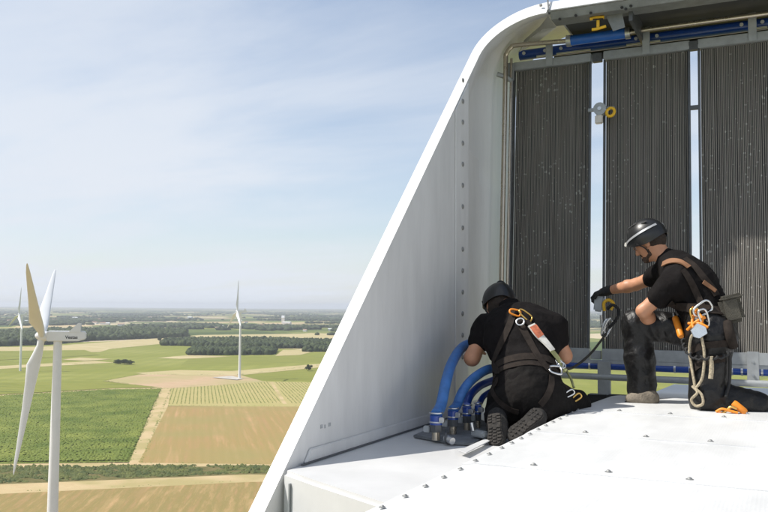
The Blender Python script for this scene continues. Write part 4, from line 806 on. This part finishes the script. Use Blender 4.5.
def boot(parent, ankle, heel, toe, up, mat, sole_mat, name='boot', treads=True):
    """heel and toe are points on the sole line, up points from the sole towards the ankle"""
    heel, toe, ankle = np.array(heel, float), np.array(toe, float), np.array(ankle, float); d = nv(toe-heel); u = np.array(up, float); u = nv(u-d*(u@d)); s = np.cross(u, d); L = np.linalg.norm(toe-heel)
    b = Body(); b.cone(heel+d*.045+u*.055, heel+d*L*.5+u*.058, .050, .046, .03); b.cone(heel+d*L*.5+u*.055, toe-d*.05+u*.046, .047, .044, .03, u, .85); b.cone(heel+d*.055+u*.06, ankle, .052, .058, .04)
    o, V, Q = skin_obj(name, b, .008, mat, parent, [(.0025, (22, 22, 22), 3.0, (0, 0))])
    prof = [(0, .55), (.06, .85), (.2, .95), (.4, .82), (.55, .85), (.75, 1.0), (.9, .88), (.97, .6), (1.0, .25)]; W = .045
    poly = [heel+d*L*t+s*W*w for t, w in prof] + [heel+d*L*t-s*W*w for t, w in prof[::-1]]
    so = MB().prism([V3(p) for p in poly], V3(u*.026)).build('sole', sole_mat, o, 40, .004)
    if treads:
        mb = MB(); Mx = Matrix((V3(d), V3(s), V3(u))).transposed()
        for t in (.08, .17, .26, .46, .56, .66, .76, .86):
            w = np.interp(t, [q[0] for q in prof], [q[1] for q in prof])*W
            for sg in (-1, 0, 1): mb.box(V3(heel+d*(L*t+(.008 if sg == 0 else 0))+s*sg*w*.62-u*.002), (L*.055, w*.5, .007), Mx)
        mb.build('tread', sole_mat, o)
    return o, V, Q
def hand(parent, wrist, palm_dir, palm_nrm, grip, mat, name, size=1.0):
    """palm with four curled fingers and a thumb, closing on the point grip side"""
    w = np.array(wrist, float); d = nv(palm_dir); n = nv(np.array(palm_nrm)-d*(np.array(palm_nrm)@d)); s = np.cross(d, n); k = size; b = Body()
    b.cone(w-d*.02, w+d*.02, .030*k, .033*k, .02); b.cone(w+d*.02+s*.016, w+d*.085*k+s*.02, .020*k, .019*k, .02); b.cone(w+d*.02-s*.016, w+d*.085*k-s*.018, .020*k, .017*k, .02)
    for i, (o, L) in enumerate([(.030, .9), (.011, 1.0), (-.009, .93), (-.029, .75)]):
        p0 = w+d*.088*k+s*o*k; p1 = p0+(d*.85+n*.5)*.042*L*k; p2 = p1+(d*.0+n*1.0)*.028*L*k; p3 = p2+(-d*.8+n*.4)*.024*L*k
        b.cone(p0, p1, .0105*k, .0098*k, .008); b.cone(p1, p2, .0098*k, .009*k, .006); b.cone(p2, p3, .009*k, .008*k, .006)
    t0 = w+d*.03+s*.03*k; t1 = t0+(s*.7+d*.5+n*.4)*.042*k; t2 = t1+(d*.6+n*.75)*.034*k
    b.cone(t0, t1, .015*k, .012*k, .012); b.cone(t1, t2, .0115*k, .0095*k, .006)
    return skin_obj(name, b, .0042, mat, parent, relax=1)
def bezier_tube(pts, r, name, mat, parent, seg=8, n=8): return MB().tube(spline(pts, n), r, seg).build(name, mat, parent, 60)

# ------------------------------------------------------------------ the worker crouching by the fin
w1 = empty('person', tuple(atZ(515, 432, ZL))); tag(w1, 'person in black t-shirt and helmet crouching at the blue hoses, back turned', 'person', 'workers on the roof')
pel = P3(527, 396, 4.86); wai = P3(526, 368, 4.95); ch = P3(522, 342, 5.08); uc = P3(520, 324, 5.17); nb = P3(510, 309, 5.27); hc = P3(499, 304, 5.36)
shL = P3(486, 328, 5.13); elL = P3(472, 358, 5.00); wrL = P3(476, 352, 5.27); shR = P3(553, 327, 5.20); elR = P3(564, 356, 5.22); wrR = P3(548, 364, 5.47)
hipL = P3(511, 402, 4.87); knL = P3(502, 415, 5.24); anL = P3(497, 417, 4.70); hipR = P3(543, 401, 4.89); knR = P3(574, 406, 5.22); anR = P3(538, 415, 4.76)
lr = np.array(RT)
b = Body()     # the body itself
b.cone(pel, wai, .13, .12, .06, lr, 1.25).cone(wai, ch, .12, .135, .06, lr, 1.3).cone(ch, uc, .135, .115, .06, lr, 1.45).cone(uc, nb, .09, .058, .05).cone(nb, hc, .056, .055, .04)
f1 = nv(nv(np.array([-.55, .75, -.55]))); u1 = np.array([-.3, .75, .75]); u1 = nv(u1-f1*(u1@f1)); s1 = np.cross(u1, f1); A1 = np.stack([f1, s1, u1], 1)
b.ell(hc, (.098, .076, .112), A1, .03).cone(hc+f1*.03-u1*.03, hc+f1*.055-u1*.095, .058, .036, .04, s1, 1.1).ell(hc+f1*.098-u1*.03, (.018, .014, .022), A1, .012)
for sg in (-1, 1): b.ell(hc+s1*sg*.076-u1*.022-f1*.005, (.018, .010, .030), A1, .008)
for sh, el, wr in ((shL, elL, wrL), (shR, elR, wrR)):
    b.cone(uc, sh, .07, .062, .05).cone(sh, el, .054, .050, .03).cone(el, el+(wr-el)*.35, .050, .047, .02).cone(el+(wr-el)*.35, wr, .042, .028, .02)
    d = nv(wr-el); b.cone(wr, wr+d*.07, .028, .034, .02, np.cross(d, (0, 0, 1)), 1.3)
    for o in (-.024, -.008, .008, .024): q = nv(np.cross(d, (0, 0, 1))); p0 = wr+d*.085+q*o; b.cone(p0, p0+d*.03-np.array((0, 0, .02)), .0105, .010, .006); b.cone(p0+d*.03-np.array((0, 0, .02)), p0+d*.02-np.array((0, 0, .05)), .010, .009, .006)
    p0 = wr+d*.03+q*.036; b.cone(p0, p0+d*.03+q*.02-np.array((0, 0, .02)), .014, .011, .01)
for hp2, kn, an in ((hipL, knL, anL), (hipR, knR, anR)): b.cone(pel, hp2, .11, .095, .05).cone(hp2, kn, .085, .058, .04).cone(kn, an, .056, .042, .03)
o, bV, bQ = skin_obj('body', b, .0085, M['skin'], w1)
t = Body(); t.cone(pel+np.array((0, 0, .06)), wai, .14, .135, .06, lr, 1.28).cone(wai, ch, .135, .15, .06, lr, 1.32).cone(ch, uc, .15, .128, .07, lr, 1.45).cone(uc, nb, .10, .070, .04).ell(P3(521, 325, 5.12), (.20, .115, .10), np.stack([lr, nv(np.array(FW)), np.cross(lr, nv(np.array(FW)))], 1), .08)
for sh, el in ((shL, elL), (shR, elR)): m = sh+(el-sh)*.46; t.cone(uc+(sh-uc)*.5, sh, .085, .080, .06).cone(sh, m, .076, .068, .04)
_, tV, tQ = skin_obj('t_shirt', t, .0085, M['shirt'], w1, [(.006, (4, 4, 13), 1.0, (.5, .3)), (.007, (12, 5, 4), 7.0, (.2, .7))])
g = Body(); g.cone(pel, pel+np.array((0, .03, .085)), .155, .150, .06, lr, 1.2)
for hp2, kn, an in ((hipL, knL, anL), (hipR, knR, anR)): g.cone(pel, hp2, .14, .125, .07).cone(hp2, kn, .118, .086, .05).cone(kn, an+nv(kn-an)*.03, .084, .068, .05)
_, gV, gQ = skin_obj('trousers', g, .0085, M['trousers_dusty'], w1, [(.007, (5, 5, 15), 2.0, (.4, .5)), (.008, (13, 6, 5), 5.0, (.9, .2))])
bt1 = boot(w1, anL, P3(494, 413, 4.50), P3(495, 445, 4.38), (0, .85, -.4), M['boot_dark'], M['sole'])
bt2 = boot(w1, anR, P3(540, 410, 4.60), P3(508, 438, 4.46), (.1, .85, -.4), M['boot_dark'], M['sole'])
hb, on, A, c_ = helmet(w1, hc+u1*.008, f1, u1)
MB().ball(V3(hc+u1*.145-f1*.035), (.024, .03, .018), 12, 8, A).build('rear_lamp', M['rubber'], hb, 60)
hr = Body(); hr.ell(hc-f1*.012-u1*.010, (.098, .081, .105), A1, .02).cone(hc-f1*.06-u1*.05, hc-f1*.05-u1*.085, .045, .035, .03)
skin_obj('hair', hr, .0075, M['hair'], w1, [(.003, (40, 40, 12), 3.0, (0, 0))])
for sg in (-1, 1): MB().tube(spline([on(R_(96), sg*1.5), V3(hc+s1*sg*.083-u1*.06+f1*.02), V3(hc+f1*.055-u1*.125)], 5), .006, 6).build('chin_strap', M['rubber'], hb, 60)
sf = Surf([(tV, tQ), (gV, gQ)]); sf.dist = 5.0
hn = empty('harness', tuple(V3(wai))); hn.parent = w1; hn.location = V3(wai)-Vector(w1.location)
strap(sf, [(514, 312), (509, 327), (501, 345), (494, 362), (491, 372)], .042, M['web_dark'], hn)
strap(sf, [(519, 322), (527, 337), (535, 352), (543, 364), (550, 372)], .042, M['web_dark'], hn)
ax1 = nv(ch-pel); ring_strap(sf, V3(P3(526, 372, 4.94)), ax1, .25, .045, M['web_dark'], hn, 'waist_belt'); ring_strap(sf, V3(P3(527, 380, 4.92)), ax1, .25, .030, M['web_dark'], hn, 'waist_belt', .004)
strap(sf, [(491, 376), (492, 389), (499, 401), (510, 409), (519, 412)], .032, M['web_dark'], hn, 'leg_loop')
strap(sf, [(551, 376), (551, 386), (547, 396), (540, 405)], .036, M['web_dark'], hn, 'leg_loop')
p_, n_ = sf.hit(516, 314); carabiner(p_+n_*.012+Vector((0, 0, .0)), RT*.9-UP*.25, n_, .07, .04, .006, M['orange'], hn, 'dorsal_loop')
p_, n_ = sf.hit(525, 318); carabiner(p_+n_*.02, RT*.75-UP*.62, n_, .095, .05, .0055, M['gold'], hn); p_, n_ = sf.hit(521, 324); MB().torus(p_+n_*.02, n_, .024, .006).build('d_ring', M['alu'], hn, 60)
p_, n_ = sf.hit(553, 372); carabiner(p_+n_*.016, RT*.95-UP*.15, n_, .075, .066, .007, M['alu'], hn, 'side_ring')
# energy absorber lying on the back
ea = empty('energy_absorber', tuple(sf.hit(541, 343)[0])); tag(ea, 'white and red labelled strap clipped on the crouching worker back', 'fall strap')
strap(sf, [(530, 327), (536, 335), (543, 344), (550, 353)], .050, M['label_white'], ea, 'label_sleeve', .018, .010)
strap(sf, [(531.5, 328.5), (535, 333), (539, 338.5)], .051, M['label_red'], ea, 'red_label', .019, .0105)
strap(sf, [(526, 322), (529, 326), (532, 330)], .030, M['web_dark'], ea, 'end_loop', .016)
strap(sf, [(549, 352), (554, 358), (560, 366)], .042, M['web_green'], ea, 'webbing_tail', .016, .006)
e0_ = sf.hit(558, 363)[0]
# rope and hook that link both workers
ln = empty('lanyard', tuple(e0_)); tag(ln, 'dark rope lanyard stretched between the two workers with yellow grip hook', 'lanyard')
hk = atY(606, 334, 6.16)
bezier_tube([e0_+Vector((0, -.02, 0)), atY(568, 369, 5.25), atY(580, 363, 5.55), atY(592, 352, 5.85), atY(600, 342, 6.05), hk], .0085, 'rope', M['rope_dark'], ln)
for i in range(3): MB().torus(e0_+Vector((.012*i, -.018, -.006*i)), (.6, -.5, .3*i), .022, .005).build('steel_ring', M['alu'], ln, 60)
bezier_tube([e0_+Vector((0, -.02, 0)), e0_+Vector((.02, -.02, -.03)), e0_+Vector((.05, -.02, -.045))], .012, 'knot', M['web_green'], ln)
bezier_tube([atY(566, 370, 5.2), atY(571, 379, 5.15), atY(574, 388, 5.12)], .008, 'rope_tail', M['web_green'], ln)
carabiner(atY(606.5, 328, 6.16), UP*.9+RT*.35, -FW, .13, .055, .008, M['alu'], ln, 'snap_hook')
bezier_tube([atY(603, 331, 6.15), atY(607, 322, 6.15), atY(611, 318, 6.15)], .012, 'hook_gate', M['alu'], ln)
bezier_tube([atY(607, 309, 6.14), atY(613, 305, 6.14), atY(619, 311, 6.14), atY(616, 320, 6.14), atY(609, 328, 6.15)], .011, 'black_sling', M['rubber'], ln)
MB().box(atY(599, 304, 6.17), (.07, .035, .115), Matrix.Rotation(.12, 3, 'Y')).build('grip_body', M['grey_steel'], ln, 30, .012)
bezier_tube([atY(604.5, 311, 6.15), atY(604, 303, 6.15), atY(609, 300, 6.15), atY(613.5, 304, 6.15), atY(611, 310, 6.15)], .012, 'yellow_lever', M['yellow'], ln)
bezier_tube([atY(601, 315, 6.16), atY(602, 325, 6.16), atY(605, 333, 6.16)], .010, 'steel_arm', M['alu'], ln)
# knee side bits on the ledge
kb = empty('carabiner_bunch', tuple(atY(575, 397, 5.0))); tag(kb, 'small bunch of clips at the crouching worker knee', 'carabiners')
carabiner(sf.hit(568, 394)[0]+Vector((0, -.015, 0)), RT*.9+UP*.5, -FW, .075, .03, .005, M['alu'], kb); carabiner(sf.hit(576, 398)[0]+Vector((0, -.02, 0)), RT*.8+UP*.6, -FW, .07, .03, .006, M['gold'], kb)

# ------------------------------------------------------------------ the worker kneeling at the radiator
w2 = empty('person', tuple(atZ(680, 411, ZH))); tag(w2, 'person kneeling on one knee in profile with headlamp helmet and tool harness', 'person', 'workers on the roof')
pel = P3(711, 331, 5.60); wai = P3(705, 309, 5.63); ch = P3(690, 285, 5.67); uc = P3(681, 272, 5.69); nb = P3(669, 261, 5.70); hc = P3(649, 240, 5.71)
shL = P3(678, 280, 5.50); elL = P3(643, 311, 5.50); wrL = P3(658, 331, 5.76); shR = P3(668, 272, 5.87); elR = P3(636, 284.5, 6.04); wrR = P3(609, 290.5, 6.16)
hipR = P3(700, 331, 5.70); knR = P3(637, 324, 5.66); anR = P3(642, 391, 5.68); hipL = P3(711, 336, 5.50); knL = P3(707, 399, 5.46); anL = P3(757, 404, 5.52)
Yx = np.array((0, 1.0, 0)); b = Body()
b.cone(pel, wai, .12, .115, .06, Yx, 1.25).cone(wai, ch, .115, .13, .06, Yx, 1.3).cone(ch, uc, .13, .11, .06, Yx, 1.45).cone(uc, nb, .085, .06, .05).cone(nb, hc-np.array((0, 0, .03)), .060, .055, .03)
f2 = nv(np.array([-.86, .30, -.42])); u2 = np.array((-.35, 0, .9)); u2 = nv(u2-f2*(u2@f2)); s2 = np.cross(u2, f2); A2 = np.stack([f2, s2, u2], 1)
b.ell(hc, (.098, .075, .112), A2, .02)
b.cone(hc+f2*.035-u2*.03, hc+f2*.058-u2*.102, .056, .030, .03, s2, 1.15)                      # face and jaw
b.cone(hc+f2*.020-u2*.09, hc-f2*.03-u2*.075, .040, .045, .03)
b.cone(hc+f2*.098-u2*.004, hc+f2*.117-u2*.046, .009, .0145, .008); b.ell(hc+f2*.105-u2*.05, (.014, .018, .010), A2, .006)   # nose
b.cone(hc+f2*.090+u2*.012+s2*.034, hc+f2*.090+u2*.012-s2*.034, .012, .012, .012)              # brow
b.ell(hc+f2*.094-u2*.074, (.010, .024, .007), A2, .004); b.ell(hc+f2*.091-u2*.086, (.011, .022, .008), A2, .004); b.ell(hc+f2*.084-u2*.108, (.018, .022, .015), A2, .010)
for sg in (-1, 1): b.ell(hc+s2*sg*.078-u2*.022-f2*.008, (.020, .009, .032), A2, .004); b.ell(hc+f2*.083-u2*.010+s2*sg*.032, (.012, .013, .008), A2, .004)
for sh, el, wr in ((shL, elL, wrL), (shR, elR, wrR)):
    m = el+(wr-el)*.3; b.cone(uc, sh, .07, .064, .05).cone(sh, sh+(el-sh)*.5, .055, .052, .03).cone(sh+(el-sh)*.5, el, .050, .042, .02).cone(el, m, .042, .045, .02).cone(m, wr, .045, .029, .02)
d = nv(wrL-elL); q = nv(np.cross(d, (0, 0, 1))); b.cone(wrL, wrL+d*.07, .028, .032, .02, q, 1.3)
for o in (-.024, -.008, .008, .024): p0 = wrL+d*.08+q*o; b.cone(p0, p0+d*.04, .0105, .010, .006); b.cone(p0+d*.04, p0+d*.05-np.array((.02, 0, .01)), .010, .0085, .006)
b.cone(wrL+d*.03+q*.034, wrL+d*.06+q*.055, .014, .010, .01)
b.cone(wrR, wrR+nv(wrR-elR)*.06, .028, .03, .02)
for hp2, kn, an in ((hipL, knL, anL), (hipR, knR, anR)): b.cone(pel, hp2, .11, .09, .05).cone(hp2, kn, .085, .058, .04).cone(kn, an, .056, .042, .03)
o, bV, bQ = skin_obj('body', b, .0072, M['skin'], w2, relax=1)
t = Body(); t.cone(pel+np.array((-.01, 0, .03)), wai, .138, .132, .06, Yx, 1.28).cone(wai, ch, .132, .145, .06, Yx, 1.32).cone(ch, uc, .145, .125, .07, Yx, 1.45).cone(uc, nb, .10, .074, .03)
for sh, el, fr_ in ((shL, elL, .52), (shR, elR, .42)): m = sh+(el-sh)*fr_; t.cone(uc+(sh-uc)*.5, sh, .085, .082, .06).cone(sh, m, .078, .070, .04)
_, tV, tQ = skin_obj('t_shirt', t, .0085, M['shirt'], w2, [(.007, (5, 4, 12), 1.0, (.3, .8)), (.008, (11, 5, 5), 9.0, (.2, .5))])
g = Body(); g.cone(pel, pel+np.array((-.02, 0, .09)), .145, .140, .06, Yx, 1.2)
g.cone(pel, hipR, .13, .12, .06).cone(hipR, knR, .108, .088, .05).cone(knR, knR+(anR-knR)*.55, .086, .086, .04).cone(knR+(anR-knR)*.55, anR+nv(anR-knR)*.012, .086, .088, .04)
g.cone(pel, hipL, .13, .128, .06).cone(hipL, knL, .122, .094, .05).cone(knL+np.array((0, 0, -.0)), knL+(anL-knL)*.5, .090, .082, .05).cone(knL+(anL-knL)*.5, anL, .080, .072, .04)
_, gV, gQ = skin_obj('trousers', g, .0085, M['trousers'], w2, [(.006, (6, 6, 16), 2.0, (.2, .9)), (.007, (13, 6, 5), 5.0, (.6, .3))])
boot(w2, anR, P3(657, 408, 5.66), P3(624, 405.5, 5.60), (0, 0, 1), M['boot_suede'], M['sole'])
boot(w2, anL+np.array((.01, 0, 0)), P3(765, 398, 5.54), P3(772, 419, 5.55), (-1, 0, .25), M['boot_suede'], M['sole'])
hand(w2, wrR+nv(wrR-elR)*.01, wrR-elR+np.array((0, 0, -.03)), (0.1, -.2, -1), None, M['glove'], 'glove', 1.08)
MB().tube([V3(wrR-nv(wrR-elR)*.035), V3(wrR+nv(wrR-elR)*.015)], [.036, .036], 14).build('cuff', M['glove'], w2, 50)
hb, on, A, c_ = helmet(w2, hc+u2*.006, f2, u2)
for sg in (1, -1):
    mb = MB(); P = [on(R_(82-10*i/10*1.0), sg*(.05+2.6*i/10), 1.05) for i in range(11)]; Nn = [(p-c_).normalized() for p in P]; ribbon_mesh(P, Nn, .015, .003).build('headlamp_band', M['silver_tape'], hb, 50)
    for a_, q_ in ((34, .75), (34, 1.35), (48, 2.1)): p = on(R_(a_), sg*q_, 1.012); MB().ball(p, (.030, .010, .004), 10, 6, Matrix(((A@Vector((1, 0, 0))), (p-c_).normalized().cross(A@Vector((1, 0, 0))).normalized(), (p-c_).normalized())).transposed()).build('vent', M['rubber'], hb, 60)
MB().box(on(R_(80), 0, 1.10), (.030, .046, .032), A).build('headlamp', M['label_white'], hb, 30, .008)
hr = Body(); hr.ell(hc-f2*.016+u2*.004, (.094, .079, .100), A2, .02).cone(hc-f2*.07-u2*.03, hc-f2*.06-u2*.06, .033, .022, .03)
hr.cone(hc+s2*.070-u2*.01+f2*.012, hc+s2*.069-u2*.045+f2*.008, .008, .007, .01); hr.cone(hc-s2*.070-u2*.01+f2*.012, hc-s2*.069-u2*.045+f2*.008, .008, .007, .01)
skin_obj('hair', hr, .0065, M['hair'], w2, [(.0025, (40, 40, 14), 3.0, (0, 0))], cut=lambda V: ((V-hc)@f2 < .012))
bd = Body(); bd.cone(hc+f2*.075-u2*.112+s2*.02, hc+f2*.075-u2*.112-s2*.02, .018, .018, .02)
for sg in (-1, 1): bd.cone(hc+f2*.072-u2*.108+s2*sg*.016, hc+f2*.015-u2*.092+s2*sg*.050, .018, .012, .02).cone(hc+f2*.015-u2*.092+s2*sg*.050, hc+f2*.002-u2*.045+s2*sg*.066, .010, .005, .012).cone(hc+f2*.100-u2*.064+s2*sg*.004, hc+f2*.085-u2*.078+s2*sg*.027, .0065, .006, .008)
skin_obj('beard', bd, .0055, M['beard'], w2, [(.002, (60, 60, 60), 3.0, (0, 0))])
for sg in (-1, 1):
    MB().tube(spline([on(R_(98), sg*1.25), V3(hc+s2*sg*.080-u2*.06+f2*.012), V3(hc+f2*.05-u2*.130)], 5), .0045, 6).build('chin_strap', M['rubber'], hb, 60)
    gl = MB(); gl.ball(V3(hc+f2*.098-u2*.012+s2*sg*.033), (.005, .026, .017), 10, 7, Matrix([list(r) for r in A2])).build('safety_glasses', M['glass'], w2, 60)
    MB().tube([V3(hc+f2*.095-u2*.004+s2*sg*.058), V3(hc+s2*sg*.082-u2*.006)], .003, 6).build('temple_arm', M['rubber'], w2, 60)
sf = Surf([(tV, tQ), (gV, gQ)]); sf.dist = 5.2
hn = empty('harness', tuple(V3(wai))); hn.parent = w2; hn.location = V3(wai)-Vector(w2.location)
strap(sf, [(664, 265), (671, 262), (680, 263), (688, 268)], .040, M['web_brown'], hn, 'shoulder_pad', .006, .008)
strap(sf, [(684, 259), (693, 266), (702, 277), (711, 288), (716, 296)], .050, M['web_dark'], hn, 'strap', .006)
strap(sf, [(702, 282), (708, 287), (714, 292)], .026, M['web_brown'], hn, 'chest_buckle', .012, .006)
strap(sf, [(682, 270), (690, 281), (697, 294), (702, 306)], .040, M['web_dark'], hn, 'strap', .005)
strap(sf, [(668, 303), (680, 306), (694, 308), (708, 310), (722, 312)], .055, M['web_dark'], hn, 'waist_belt', .007, .006)
strap(sf, [(692, 372), (700, 364), (712, 360), (724, 358)], .045, M['web_dark'], hn, 'leg_loop', .006); strap(sf, [(690, 352), (702, 346), (716, 344), (730, 343)], .040, M['web_dark'], hn, 'leg_loop', .006)
yg = 5.30
def gy(px, py, d=.018): return sf.hit(px, py, d)[0]
carabiner(gy(703, 311, .03), RT*.8+UP*.5, -FW, .12, .07, .0075, M['alu'], hn); carabiner(gy(697, 318, .03), UP*.95-RT*.2, -FW, .10, .05, .006, M['gold'], hn); carabiner(gy(705, 321, .035), UP*.9-RT*.3, -FW, .11, .05, .0065, M['alu'], hn)
for pts in ([(694, 308), (699, 314), (703, 322), (700, 331)], [(699, 312), (695, 320), (697, 329), (704, 333)], [(692, 325), (700, 326), (708, 329)], [(691, 331), (697, 324), (706, 320)]): bezier_tube([gy(*q, .03) for q in pts], .009, 'orange_sling', M['orange'], hn)
MB().prism([gy(695, 331, .045), gy(699, 327, .045), gy(706, 329, .045), gy(708, 335, .045), gy(703, 338, .045), gy(697, 336, .045)], -FW*.012).build('descender', M['alu'], hn, 30, .003)
p0, p1 = gy(675, 319, .022), gy(685, 337, .022); ax = (p1-p0).normalized(); MB().tube([p0, p0+ax*.01, p1-ax*.01, p1], [.016, .021, .021, .016], 14).build('orange_handle', M['orange'], hn, 50)
MB().tube([p0-ax*.035, p0], [.010, .016], 10).build('handle_tip', M['alu'], hn, 50)
cl = []; base = spline([gy(686, 339, .02), gy(690, 348, .03), gy(697, 356, .03), gy(708, 358, .03), gy(720, 356, .03), gy(727, 350, .03)], 10)
for i, p in enumerate(base): q = i*1.25; cl.append(p+Vector((.010*math.cos(q), -.008, .010*math.sin(q))))
MB().tube(cl, .0075, 7).build('coiled_lanyard', M['rubber'], hn, 60)
bezier_tube([gy(699, 333, .03), gy(694, 336, .03), gy(693.5, 350, .03), gy(695, 366, .03), gy(696, 380, .025), gy(698, 389, .025)], .0085, 'rope', M['rope'], hn)
bezier_tube([gy(704, 337, .03), gy(706, 350, .03), gy(705, 366, .03), gy(703, 380, .025), gy(698, 390, .025)], .0085, 'rope', M['rope'], hn)
bezier_tube([gy(698, 389, .03), gy(703, 395, .03), gy(704, 403, .03), gy(698, 404, .03), gy(695, 400, .03), gy(700, 393, .035), gy(696, 387, .03)], .0085, 'rope_knot', M['rope'], hn)
bezier_tube([gy(710, 356, .03), gy(711, 368, .028), gy(710, 378, .028)], .014, 'rope_end', M['rope'], hn)
bezier_tube([gy(727, 352, .02), gy(727, 368, .02), gy(726, 384, .02), gy(724, 397, .02)], .010, 'coiled_lanyard', M['rubber'], hn)
pc = gy(727, 314, .04); Mp = Matrix.Rotation(YAW-.25, 3, 'Z') @ Matrix.Rotation(R_(-14), 3, 'Y')
pb = MB().box(pc, (.125, .085, .165), Mp).build('pouch', M['web_olive'], hn, 40, .022); MB().box(pc+Vector((.0, -.005, .075)), (.135, .095, .035), Mp).build('pouch_flap', M['web_olive'], hn, 40, .014)
bezier_tube([pc+Vector((-.02, -.05, -.08)), gy(728, 334, .02), gy(730, 346, .02)], .03, 'tool_bag', M['web_dark'], hn, 10)
# gear lying on the roof by the kneeling leg
og = empty('orange_tool_grip', tuple(atZ(738, 413, ZH))); tag(og, 'orange cylindrical grip lying against the kneeling leg on the roof', 'tool grip')
p0, p1 = atY(733, 402.5, 5.33), atY(746, 413, 5.33); ax = (p1-p0).normalized(); MB().tube([p0, p0+ax*.012, p1-ax*.012, p1], [.016, .021, .021, .016], 14).build('grip', M['orange'], og, 50); MB().tube([p1, p1+ax*.025], [.010, .007], 8).build('tip', M['alu'], og, 50)
sl = empty('orange_sling', tuple(atZ(724, 414, ZH))); tag(sl, 'tangle of orange and yellow slings on the roof by the knee', 'sling')
for i, pts in enumerate([[(716, 412), (722, 409), (730, 411), (738, 413)], [(720, 415), (726, 411), (731, 407), (737, 409)], [(714, 414), (720, 413), (727, 415), (733, 414)]]): bezier_tube([atY(x, y, 5.30+.01*i) for x, y in pts], .008, 'loop', [M['orange'], M['gold'], M['orange']][i], sl)
